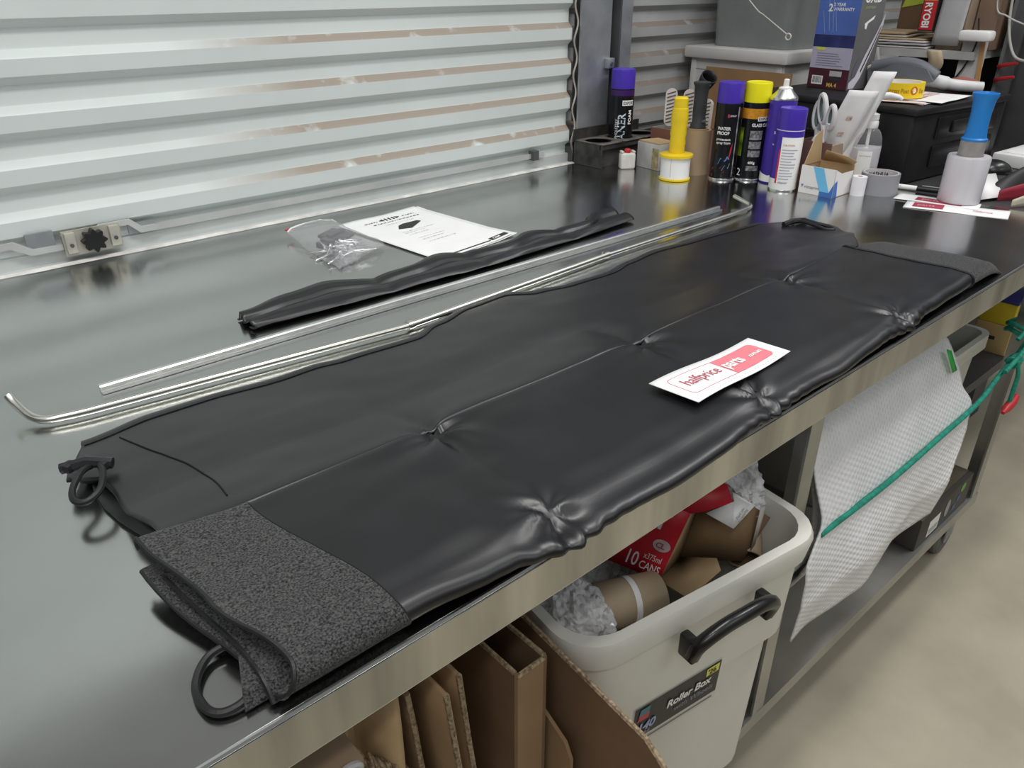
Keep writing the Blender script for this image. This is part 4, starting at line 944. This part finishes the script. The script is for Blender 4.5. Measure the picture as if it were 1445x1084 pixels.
m = MB(); m.span((2.586, .666, 1.303), (2.588, .705, 1.33)); m.build('lime_panel', M('lime print', (.45, .55, .06), .5), ry)
letters('RYOBI', .030, lambda x, y: (2.5852, .698-y*.95, 1.298-x), WHITEP, ry, False, bold=.03, sx=.80)
cb = carton('cardboard_box', (2.61, .582, 1.173), (2.75, .655, 1.50), M('dusty cardboard', (.30, .225, .165), .8), 'tan cardboard box right of the red carton')
cb2 = carton('cardboard_box', (2.66, .52, 1.173), (2.80, .578, 1.50), M('reddish cardboard', (.235, .155, .11), .8), 'reddish cardboard box at the right end of the shelf')
m = MB(); m.grid(lambda u, v: (2.592-.004*math.sin(u*3), lerp(.585, .66, u)-.012*v, lerp(1.185, 1.42, v)), 8, 8)
tag(m.solo('grey_card', M('grey card', (.48, .48, .49), .6), 40, .002, 0), 'grey card sheet standing against the tan box', 'card')
for (y0_, y1_, z0_, lab_, mm) in ((.612, .655, 1.118, 'tan paper strip hanging below the shelf edge', M('tan strip', (.50, .40, .27), .7)), (.80, .832, 1.095, 'pale paper tag hanging from the shelf edge', M('pale tag', (.55, .52, .50), .7))):
    m = MB(); m.grid(lambda u, v: (2.574-.006*math.sin(v*3.0), lerp(y0_, y1_, u)-.008*math.sin(v*4), lerp(z0_, 1.172, v)), 3, 10); tag(m.solo('paper_strip', mm, 40, .001, 0), lab_, 'paper')
# columns, dark wall beyond and cables
cl = struct(MB().span((2.80, .30, .0), (2.81, .50, 2.6)).build('trim_2', DARKST), 'dark steel column at the far right')
MB().span((2.70, .49, 0), (2.80, .50, 2.6)).build('column_flange', M('grey column paint', (.17, .175, .18), .5, .3), cl)
MB().span((2.70, .30, 0), (2.80, .312, 2.6)).build('column_flange', DARKST, cl)
MB().span((2.70, .455, 0), (2.712, .49, 2.6)).build('column_lip', DARKST, cl)
RUST = M('rusty dark steel', (.10, .075, .06), .7, .2, .5, 12)
MB().span((2.70, .312, 0), (2.712, .345, 2.6)).build('column_lip', RUST, cl)
CBL = M('grey cable', (.42, .41, .38), .5)
def cable(pts, r, mat, label):
    m = MB(); m.tube(catmull(pts, 8), r, 8); return tag(m.solo('cable', mat), label, 'cable')
cable([(2.66, .505, 1.50), (2.66, .497, 1.34), (2.66, .485, 1.24), (2.655, .455, 1.17), (2.65, .42, 1.152), (2.65, .37, 1.155), (2.66, .30, 1.18), (2.67, .2, 1.26)], .0038, CBL, 'thick grey cable looping before the steel column')
cable([(2.64, .53, 1.50), (2.64, .525, 1.30), (2.64, .49, 1.265), (2.65, .43, 1.24), (2.66, .36, 1.215), (2.67, .25, 1.20)], .0022, CBL, 'thin grey cable running down across the column')
cable([(2.59, .545, 1.26), (2.590, .535, 1.20), (2.592, .55, 1.14), (2.592, .575, 1.09), (2.593, .59, 1.065), (2.60, .60, 1.04)], .0025, CORD, 'black cable hanging down the white shelf upright')
tag(MB().box((2.60, .512, 1.11), (.006, .012, .20), Matrix.Rotation(R_(-6), 4, 'X')).solo('wood_lath', M('raw lath', (.50, .28, .12), .7)), 'thin raw wood lath beside the shelf upright', 'lath')
t = thing('red_hook', (2.66, .48, 1.09), 'red plastic twin hook on the steel column', 'hook')
for z in (1.135, 1.098):
    m = MB(); m.tube([(2.70, .495, z-.01), (2.68, .49, z-.004), (2.665, .47, z+.002), (2.655, .435, z+.010)], [.005, .006, .006, .004], 8); m.build('prong', REDPL, t)
tag(MB().lathe([(.0001, 0), (.045, 0), (.05, .012), (.035, .03), (.0001, .038)], 20, Matrix.Translation((2.46, .50, TT-.001))).solo('rag', M('rust rag', (.30, .10, .08), .9)), 'dark red crumpled rag at the toolbox corner', 'rag')
# things on the side bench near the right frame edge
tr = thing('white_tray', (2.60, .20, .895), 'white flat tray on the side bench behind the film roll', 'tray', R_(-4))
MB().box((0, 0, .018), (.30, .33, .035), None, .006).build('body', WPLAS2, tr, True)
MB().box((0, 0, .0365), (.26, .29, .003), None, .001).build('inner_panel', LPM, tr, True)
ms = MB(); ms.add(*(lambda: ([], []))()); 
m = MB(); m.grid(lambda u, v: (.032*math.cos(u*2*math.pi)*math.sin(v*1.57), .048*math.sin(u*2*math.pi)*math.sin(v*1.57), .034*math.cos(v*1.57)), 28, 10, True)
t = thing('computer_mouse', (2.37, .335, .8955), 'black computer mouse beside the stretch film roll', 'mouse', R_(20)); m.build('shell', BPLAS2, t, True)
MB().box((0, .0, .003), (.05, .08, .006), None, .002).build('base', BPLAS, t, True)
sb = thing('tool_pouch', (2.16, .20, .8955), 'black pouch with red lining and cream edge at the frame edge', 'pouch')
PCH = M('pouch fabric', (.022, .022, .023), .55)
m = MB(); m.grid(lambda u, v: (lerp(2.06, 2.34, u), lerp(.245, .12, u)+.05*(v-.5)+.02*math.sin(u*3), .897+.075*math.sin(min(1, u*1.15)*math.pi*.55)*math.sin(v*math.pi)**.6), 20, 12); m.build('shell', PCH, sb, solid=.004)
m = MB(); m.grid(lambda u, v: (lerp(2.03, 2.14, u), lerp(.205, .135, u), lerp(.899, .925+.03*u, v)), 6, 3); m.build('lining', M('dark red lining', (.28, .02, .04), .6), sb, solid=.002)
m = MB(); m.grid(lambda u, v: (lerp(2.0, 2.10, u), lerp(.165, .115, u), lerp(.899, .915+.03*u, v)), 8, 3); m.build('cream_edge', M('cream trim', (.58, .55, .42), .6), sb, solid=.002)
m = MB(); m.add([(1.998, .235, .902), (2.06, .205, .905), (2.16, .262, .935), (2.12, .280, .935)], [(0, 1, 2, 3)]); tag(m.solo('folded_paper', PAPER, 40, .001, 0), 'white folded paper wedge right of the stretch film roll', 'paper')
# ================================================================== UNDER THE BENCH
SZ = .2005
# --- roller tub
tub = thing('storage_tub', (.722, .265, SZ), 'large translucent white storage tub with black handle full of packaging', 'tub', R_(-8.5))
TW, TD, TH = .43, .54, .482
def rr3(w_, d_, r_, z_, n=6): return [(x, y, z_) for x, y in rrect(-w_/2, -d_/2, w_/2, d_/2, r_, n)]
def bowed(ring): return ring
rings = [rr3(TW-.075, TD-.07, .05, 0), rr3(TW-.060, TD-.055, .055, .01), rr3(TW-.045, TD-.04, .055, .30), rr3(TW-.022, TD-.018, .055, .305), rr3(TW-.012, TD-.010, .058, TH-.045), rr3(TW+.004, TD+.004, .06, TH-.040), rr3(TW+.012, TD+.012, .06, TH-.010), rr3(TW+.006, TD+.006, .06, TH), rr3(TW-.022, TD-.022, .055, TH), rr3(TW-.028, TD-.028, .052, TH-.01), rr3(TW-.055, TD-.05, .05, .30), rr3(TW-.085, TD-.08, .045, .006)]
loft(MB(), rings, True, True).build('body', WPLAS, tub, True, ang=35)
yf_ = -TD/2-.006
m = MB(); hx = .012
m.tube(catmull([(hx-.068, yf_-.016, .415), (hx-.066, yf_-.024, .440), (hx-.035, yf_-.030, .457), (hx, yf_-.032, .461), (hx+.035, yf_-.030, .457), (hx+.066, yf_-.024, .440), (hx+.068, yf_-.016, .415)], 6), .0098, 10); m.build('handle', BPLAS2, tub, True)
for sx in (-1, 1): MB().box((hx+sx*.068, yf_-.010, .425), (.014, .026, .036), None, .003).build('handle_mount', BPLAS2, tub, True)
# label on front face (slightly sloping)
def tl(x, z, e=.001): return (x, -(TD-.04)/2-.0145*(z-.0)/.30+.006-e-.002, z)
def tq(m, x0, z0, x1, z1, e=.001, sk=0): m.add([tl(x0, z0, e), tl(x1, z0, e), tl(x1+sk, z1, e), tl(x0+sk, z1, e)], [(0, 1, 2, 3)]); return m
LK = .76; LXO, LZO = -.116, .260
def tk(x, z, e): return tl(LXO+x*LK, LZO+z*LK, e)
def tqk(x0, z0, x1, z1, e, sk=0): m = MB(); m.add([tk(x0, z0, e), tk(x1, z0, e), tk(x1+sk, z1, e), tk(x0+sk, z1, e)], [(0, 1, 2, 3)]); return m
tqk(0, -.022, .213, .086, .0005).build('label_sleeve', M('label border', (.66, .65, .58), .4), tub, True)
tqk(.01, -.014, .203, -.010, .0012).build('label_line', INKG, tub, True)
tqk(.003, 0, .210, .084, .0012).build('label_panel', M('label black', (.014, .014, .017), .4), tub, True)
tqk(.173, .060, .205, .080, .0018).build('price_flash', M('price yellow', (.72, .70, .12), .5), tub, True)
def tlet(body, size, x0, z0, mat, **k): letters(body, size, lambda x, y: tk(x0+x, z0+y, .0026), mat, tub, **k)
tlet("'26", .018, .176, .064, INK, bold=.02)
tlet('Roller Box', .026, .078, .040, WHITEP, bold=.03, shear=.15, sx=.95)
tlet('with Wheels', .019, .098, .019, M('blue grey print', (.25, .29, .38), .5), shear=.15)
tlet('140', .030, .010, .018, M('lilac print', (.40, .45, .75), .5), bold=.03, shear=.2, sx=.95)
tlet('LITRE', .013, .012, .005, M('red lilac print', (.5, .25, .35), .5), bold=.01)
tqk(.012, .062, .035, .078, .002, .003).build('logo_block', M('teal print', (.06, .22, .28), .5), tub, True)
tqk(.010, .048, .035, .062, .002, .003).build('logo_block', RB, tub, True)
# --- contents of the tub
def tubepiece(a, b_, r, label, mat, inner):
    t = thing('cardboard_tube', a, label, 'tube'); A_, B_ = Vector(a), Vector(b_); d = (B_-A_).normalized()
    m = MB(); m.tube([A_, B_], r, 28, False); m.build('wall', mat, t, solid=.004, off=-1)
    m = MB(); m.tube([A_+d*.001, B_-d*.001], r-.0045, 24, False); m.build('lining', inner, t); return t
TUBEM = M('tan tube', (.47, .37, .25), .6, 0, .08, 12)
t = tubepiece((.592, .140, .598), (.700, .100, .588), .034, 'tan cardboard tube with white torn tape in the tub', TUBEM, CARDD)
m = MB(); A_, B_ = Vector((.592, .140, .598)), Vector((.700, .100, .588)); q = A_.lerp(B_, .6); d = (B_-A_).normalized()
m.tube([q-d*.005, q+d*.004], .0348, 28, False); m.build('torn_tape', WHITEP, t)
tubepiece((.842, .052, .602), (.885, .085, .622), .026, 'short tan cardboard tube at the right end of the tub', TUBEM, CARDD)
# red drink carton, opened
dc = thing('drink_carton', (.82, .15, .60), 'torn open red drink can carton with kraft inside in the tub', 'carton')
RC = M('carton red', (.58, .02, .035), .45, 0, .08); 
cA, cB, cC, cD = Vector((.714, .108, .600)), Vector((.760, .100, .700)), Vector((.690, .200, .600)), Vector((.722, .190, .720))
def dcp(s, q, e=0):
    """red face: s 0..1 from its far left to the right corner, q 0..1 upwards"""
    n_ = (cA-cC).cross(cB-cA).normalized(); return tuple((cC*(1-s)+cA*s)*(1-q)+(cD*(1-s)+cB*s)*q+n_*e)
def dct(x, y, e=.0016): return dcp(x/.097, y/.11, e)
m = MB(); m.grid(lambda a, b_: dcp(a, b_), 4, 4); m.build('red_side', RC, dc, solid=.0015, off=0)
letters('10', .030, lambda x, y: dct(.036+x, .008+y), WHITEP, dc, False, bold=.01, sx=.7)
letters('x375ml', .013, lambda x, y: dct(.062+x, .024+y), WHITEP, dc, False, sx=.7)
letters('CANS', .0165, lambda x, y: dct(.060+x, .008+y), WHITEP, dc, False, bold=.01, sx=.75)
letters('RY', .034, lambda x, y: dct(.036+x, .072+y), WHITEP, dc, False, bold=.02)
m = MB(); m.add([dct(.080+.013*math.cos(k*.39), .050+.009*math.sin(k*.39), .0014) for k in range(16)], [tuple(range(16))]); m.build('oval_mark', M('pale oval', (.70, .55, .55), .5), dc)
letters('CL', .011, lambda x, y: dct(.072+x, .046+y, .0022), REDT, dc, False, bold=.02)
BK = M('brown kraft', (.26, .165, .085), .75)
def poly(name, pts, mat, th=.0015): m = MB(); m.add(pts, [tuple(range(len(pts)))]); return m.build(name, mat, dc, solid=th, off=0)
poly('flap', [cA, (.724, .062, .592), (.775, .049, .622), (.789, .066, .625), (.786, .125, .592)], KRAFT)
poly('inner_side', [cA, (.786, .125, .592), (.790, .110, .690), cB], KRAFT)
poly('inner_back', [(.690, .200, .600), (.805, .190, .600), (.805, .180, .715), (.722, .190, .720)], BK)
poly('inner_flap', [(.786, .125, .592), (.825, .046, .612), (.885, .046, .660), (.842, .062, .700), (.790, .108, .692)], BK)
poly('red_flap', [cB, (.772, .085, .706), (.798, .060, .722), (.810, .080, .737), (.790, .140, .735), cD], RC)
poly('white_flap', [(.772, .084, .7035), (.785, .046, .692), (.828, .043, .712), (.806, .068, .732), (.798, .059, .7245)], WHITEP, .0012)
letters('Thank you\nfor recycling', .009, lambda x, y: (.792+x*.45-y*.2, .046+x*.05+y*.35, .7005+x*.26+y*.5+.002), INKG, dc, False)
poly('glue_strip', [(.838, .043, .626), (.848, .043, .632), (.868, .047, .690), (.857, .049, .690)], M('pale glue', (.60, .55, .50), .5), .001)
# --- bubble wrap
BUBC = M('crumpled bubble wrap', (.97, .97, .98), .12, 0, .02, 30, .8, 110, .004, vor=True, tr=.3, ior=1.15, coat=.6)
def hex_bubbles(name, a, tr):
    m = M(name, (.93, .93, .94), .18, 0, .02, 30, tr=tr, ior=1.15); nt = m.node_tree; L = nt.links; tc = node(m, 'ShaderNodeTexCoord'); acc = None
    k = 4*math.pi/(math.sqrt(3)*a)
    for q in range(3):
        d = node(m, 'ShaderNodeVectorMath'); d.operation = 'DOT_PRODUCT'; d.inputs[1].default_value = (k*math.cos(q*math.pi/3), 0, k*math.sin(q*math.pi/3)); L.new(tc.outputs['Object'], d.inputs[0])
        c = node(m, 'ShaderNodeMath'); c.operation = 'COSINE'; L.new(d.outputs['Value'], c.inputs[0])
        if acc is None: acc = c
        else:
            e = node(m, 'ShaderNodeMath'); e.operation = 'ADD'; L.new(acc.outputs[0], e.inputs[0]); L.new(c.outputs[0], e.inputs[1]); acc = e
    bp = node(m, 'ShaderNodeBump'); bp.inputs['Strength'].default_value = .32; bp.inputs['Distance'].default_value = .0010; L.new(acc.outputs[0], bp.inputs['Height']); L.new(bp.outputs[0], nt.nodes['Principled BSDF'].inputs['Normal'])
    return m
BUB = hex_bubbles('bubble wrap', .0105, .12)
def crumple(c, rad, seed, label):
    bm = bmesh.new(); bmesh.ops.create_icosphere(bm, subdivisions=5, radius=1)
    for v in bm.verts:
        p = v.co.copy(); n_ = abs(nz(p.x*1.8+seed, p.y*1.8, p.z*1.8))*.55+.28*abs(nz(p.x*5+seed, p.y*5, p.z*5))
        s = 1-.62*n_-.10*abs(nz(p.x*13, p.y*13+seed, p.z*13)); v.co = Vector((p.x*rad[0]*s, p.y*rad[1]*s, p.z*rad[2]*s))
    me = bpy.data.meshes.new('bubble_wrap'); bm.to_mesh(me); bm.free(); me.materials.append(BUBC)
    o = bpy.data.objects.new('bubble_wrap', me); COL.objects.link(o); o.location = c; return tag(o, label, 'bubble wrap')
crumple((.862, .155, .672), (.085, .105, .115), 3, 'crumpled clear bubble wrap heaped at the right of the tub')
crumple((.572, .15, .585), (.055, .085, .075), 11, 'crumpled bubble wrap pushed in the left corner of the tub')
crumple((.71, .27, .50), (.12, .12, .085), 21, 'dim bubble wrap lying deep under the red carton')
# --- big roll
rl = thing('bubble_wrap_roll', (1.29, .33, SZ), 'big white roll of bubble wrap lying on the lower shelf', 'bubble wrap')
m = MB(); N_ = 90; sp = [((.30-.03*k/N_)*math.cos(k/N_*4*math.pi), (.30-.03*k/N_)*math.sin(k/N_*4*math.pi)) for k in range(N_+1)]
m.grid(lambda u, v: (lerp(1.09, 1.50+.01*math.sin(v*40), u), .345+sp[round(v*N_)][0], .508+sp[round(v*N_)][1]), 8, N_); m.build('wound_layers', BUB, rl, solid=.006, off=0)
m = MB(); m.tube([(1.085, .345, .508), (1.505, .345, .508)], .04, 24, False); m.build('core', CARD, rl, solid=.004)
FL = [(.30, .815), (.20, .812), (.12, .79), (.07, .745), (.045, .69), (.028, .64), (.014, .603), (.006, .57), (-.004, .53), (-.010, .48), (-.004, .41)]
def flap(u, v):
    k = v*(len(FL)-1); i = min(int(k), len(FL)-2); y = lerp(FL[i][0], FL[i+1][0], k-i); z = lerp(FL[i][1], FL[i+1][1], k-i)
    xr = sm(z, [(.40, 1.44), (.47, 1.47), (.57, 1.555), (.61, 1.575), (.66, 1.545), (.82, 1.50)]); xl = sm(z, [(.55, .945), (.62, 1.0)])
    x = lerp(xl, xr, u); low = max(0, (.60-z)/.2)
    z2 = z-.06*(1-u)*0+.05*low*(.5-u)*-.3
    return (x, y+.010*low*math.sin(u*9+1)+.004*nz(x*14, z*14), z2+.006*nz(x*9, 3)*low)
m = MB(); m.grid(flap, 90, 90); m.build('loose_sheet', BUB, rl, solid=.003, off=0, ang=60)
m = MB(); m.add([(1.475, .055, .745), (1.492, .052, .738), (1.500, .035, .700), (1.482, .036, .700)], [(0, 1, 2, 3)]); m.build('green_tape', M('green tape', (.03, .42, .06), .4), rl, solid=.001)
# --- green rope and toggle
rp = thing('green_rope', (1.5, .0, .6), 'green rope stretched across the bubble wrap to the bench leg', 'rope')
def twist(pts, r, name, mat, parent):
    m = MB(); m.tube(pts, r, 10); return m.build(name, mat, parent)
twist(catmull([(.99, .012, .592), (1.2, .004, .598), (1.4, .004, .604), (1.575, .004, .612), (1.70, .012, .628), (1.80, .016, .640), (1.90, .026, .650)], 8), .0052, 'rope', GREENR, rp)
twist(catmull([(1.70, .004, .640), (1.78, .004, .655), (1.86, .012, .664), (1.91, .028, .668)], 6), .005, 'rope', GREENR, rp)
kn = []
for k in range(60):
    a = k/59*4*math.pi; kn.append((1.933+.030*math.cos(a), .052+.030*math.sin(a), .645+.03*k/59+.004*math.sin(3*a)))
twist(kn, .005, 'knot', GREENR, rp)
kn = []
for k in range(36):
    a = k/35*5*math.pi; kn.append((1.755+.03*k/35, .010+.010*math.cos(a), .640+.010*math.sin(a)))
twist(kn, .0045, 'knot', GREENR, rp)
twist(catmull([(1.91, .018, .676), (1.86, .008, .700), (1.80, .01, .705), (1.765, .015, .690)], 6), .0045, 'rope_end', GREENR, rp)
twist(catmull([(1.765, .002, .645), (1.775, -.004, .61), (1.778, -.004, .57), (1.782, -.004, .535), (1.80, -.004, .52)], 6), .0045, 'rope_end', GREENR, rp)
tg = MB(); tg.tube([(1.745, -.006, .530), (1.763, -.006, .534), (1.793, -.006, .538), (1.815, -.006, .546)], [.004, .009, .010, .006], 12)
tg.build('toggle', REDPL, rp)
# --- second tub on the shelf
t2 = thing('storage_tub', (1.765, .365, SZ), 'white tub behind the bubble wrap roll', 'tub')
w2, d2, h2 = .42, .50, .415
rings = [rr3(w2-.06, d2-.06, .03, 0), rr3(w2-.03, d2-.03, .035, h2-.04), rr3(w2, d2, .035, h2-.036), rr3(w2, d2, .035, h2), rr3(w2-.026, d2-.026, .03, h2), rr3(w2-.05, d2-.05, .03, h2-.04), rr3(w2-.08, d2-.08, .03, .006)]
loft(MB(), rings, True, True).build('body', WPLAS, t2, True, ang=35)
# --- black box on the shelf
bk = thing('black_carton', (1.73, .085, SZ), 'flat black carton with green and blue marks on the shelf', 'box')
x0, x1, y0, y1, h_ = 1.60, 1.89, .042, .112, .085
KB = M('printed black board', (.045, .043, .036), .5)
MB().span((x0, y0, SZ), (x1, y1, SZ+h_), .0015).build('body', KB, bk)
MB().span((x0, y0+.012, SZ+h_), (x1-.002, y1, SZ+h_+.002)).build('lid_flap', M('brown black board', (.09, .075, .05), .5), bk)
def bf(m, xa, za, xb, zb): m.add([(xa, y0-.0006, SZ+za), (xb, y0-.0006, SZ+za), (xb, y0-.0006, SZ+zb), (xa, y0-.0006, SZ+zb)], [(0, 1, 2, 3)]); return m
bf(MB(), 1.655, .01, 1.715, .055).build('white_label', WHITEP, bk)
for k in range(9): bf(MB(), 1.662+k*.0055, .015, 1.6645+k*.0055, .03).build('barcode_line', INK, bk)
def blob(cx_, cz_, rx_, rz_, mat):
    m = MB(); m.add([(cx_+rx_*math.cos(k*.393), y0-.0007, SZ+cz_+rz_*math.sin(k*.393)) for k in range(16)], [tuple(range(16))]); m.build('printed_shape', mat, bk)
blob(1.755, .045, .014, .024, M('grey shoe print', (.4, .4, .4), .5)); blob(1.835, .068, .014, .012, M('green mark', (.18, .42, .08), .5)); blob(1.82, .044, .010, .009, M('blue mark', (.07, .12, .30), .5)); blob(1.80, .026, .010, .009, M('blue mark', (.07, .12, .30), .5))
# --- cardboard under the left part of the bench
def wallboard(t, a, b_, mat, name='side'): return MB().span(a, b_).build(name, mat, t)
t = thing('flat_carton', (.44, .1, SZ), 'wide brown cardboard sheet standing against the white tub', 'cardboard')
MB().prism([(-.112, .2005), (.40, .2005), (.40, .725), (.10, .717), (-.085, .686), (-.112, .666)], .440, .4455, 'X').build('sheet', CARDD, t)
m = MB(); m.tube([(.4428, -.112, .666), (.4428, -.085, .686), (.4428, .10, .717), (.4428, .30, .722)], .0032, 6); m.build('cut_edge', CARDE, t)
t = thing('flat_carton', (.376, .12, SZ), 'narrow folded carton with open zigzag top under the bench', 'cardboard')
wallboard(t, (.358, .018, SZ), (.3625, .40, .752), CARDD); wallboard(t, (.3625, .018, SZ), (.398, .0225, .744), CARD, 'front'); wallboard(t, (.398, .018, SZ), (.4025, .40, .748), CARDD)
for a, b_ in (((.36, .02, .7525), (.36, .40, .7525)), ((.362, .02, .7445), (.40, .02, .7445)), ((.40, .02, .7485), (.40, .40, .7485))):
    m = MB(); m.tube([a, b_], .003, 6); m.build('cut_edge', CARDE, t)
t = thing('flat_carton', (.425, .03, SZ), 'small cardboard offcut between the folded carton and the wide sheet', 'cardboard')
MB().prism([(-.01, .2005), (.2, .2005), (.2, .66), (.06, .655), (.0, .62), (-.01, .60)], .415, .4195, 'X').build('sheet', CARD, t)
for k, (xt, xb, yf2, zt2, lab_) in enumerate(((.292, .345, .02, .80, 'leaning cardboard sheet next to the folded carton'), (.270, .325, .01, .80, 'leaning cardboard sheet second from the folded carton'), (.245, .298, .035, .80, 'ragged leaning cardboard sheet third from the folded carton'))):
    t = thing('cardboard_sheet', ((xt+xb)/2, .2, SZ), lab_, 'cardboard')
    m = MB()
    def f(u, v): z = lerp(.2015, zt2, v); x = lerp(xb, xt, v); return (x, lerp(yf2+.004*nz(v*9, k), .45, u), z)
    m.grid(f, 6, 12); m.build('sheet', (CARD, CARD, CARDD)[k], t, solid=.0045, off=0)
    m = MB(); m.tube([Vector(f(0, j/12)) for j in range(13)], .0030, 6); m.build('cut_edge', CARDE, t)
t = thing('torn_cardboard', (.215, .06, SZ), 'torn crumpled kraft cardboard hanging at the left under the bench', 'cardboard')
def f(u, v):
    z = lerp(.2015, .81, v); x = lerp(.192, .236, u); return (x, .055+.02*math.sin(u*5)+.006*nz(u*6, v*5, 4), z)
MB().grid(f, 8, 14).build('sheet', KRAFT, t, solid=.004, off=0)
def f(u, v):
    x = lerp(.193, .24, u); z = .735-.055*u+.012*nz(u*9, 1)+lerp(-.022, .022, v); return (x, .030+.006*math.sin(u*50)+.01*v, z)
MB().grid(f, 40, 4).build('crumpled_edge', CARDE, t, solid=.003, off=0)
t = thing('printed_carton', (.11, .09, SZ), 'brown carton with white script print at the bottom left', 'box')
MB().span((.02, .02, SZ), (.19, .16, .78), .002).build('body', M('printed carton brown', (.27, .19, .12), .8, 0, .12, 15), t)
def sc(pts): return [(.02+p[0], .0195, .2+p[1]) for p in pts]
m = MB(); m.tube(catmull(sc([(.105, .52), (.115, .56), (.14, .575), (.15, .555), (.135, .53), (.118, .52), (.14, .50), (.16, .485)]), 6), .0035, 6); m.build('script_print', M('pale print grey', (.52, .52, .50), .6), t)
m = MB(); m.tube(catmull(sc([(.06, .54), (.075, .565), (.085, .575)]), 6), .003, 6); m.build('script_print', M('pale print grey', (.52, .52, .50), .6), t)
m = MB(); m.tube(catmull(sc([(.135, .56), (.15, .58), (.165, .575), (.16, .56)]), 6), .003, 6); m.build('script_print', M('pale print grey', (.52, .52, .50), .6), t)
# --- things on the lower shelf of the side bench
t = thing('yellow_carton', (2.36, .20, .5145), 'yellow carton with blue top on a tan box beyond the bench leg', 'box')
MB().span((2.30, .160, .515), (2.42, .245, .578), .002).build('body', M('carton bright yellow', (.66, .50, .03), .6), t)
MB().span((2.298, .158, .578), (2.422, .247, .588), .002).build('lid', M('carton navy', (.04, .045, .20), .5), t)
t = thing('tan_carton', (2.37, .21, .4305), 'tan carton underneath the yellow carton', 'box')
MB().span((2.295, .155, .4305), (2.44, .265, .5145), .002).build('body', M('tan carton', (.50, .36, .16), .7), t)
MB().span((2.2935, .19, .47), (2.2945, .22, .48)).build('hand_slot', INK, t)
t = thing('black_pot', (2.22, .285, .4305), 'dark grey round tub beside the yellow carton', 'tub')
MB().lathe([(.0001, 0), (.05, 0), (.055, .09), (.060, .092), (.060, .115), (.055, .118), (.0001, .118)], 28).build('body', M('dark grey tub', (.07, .065, .06), .5), t, True)
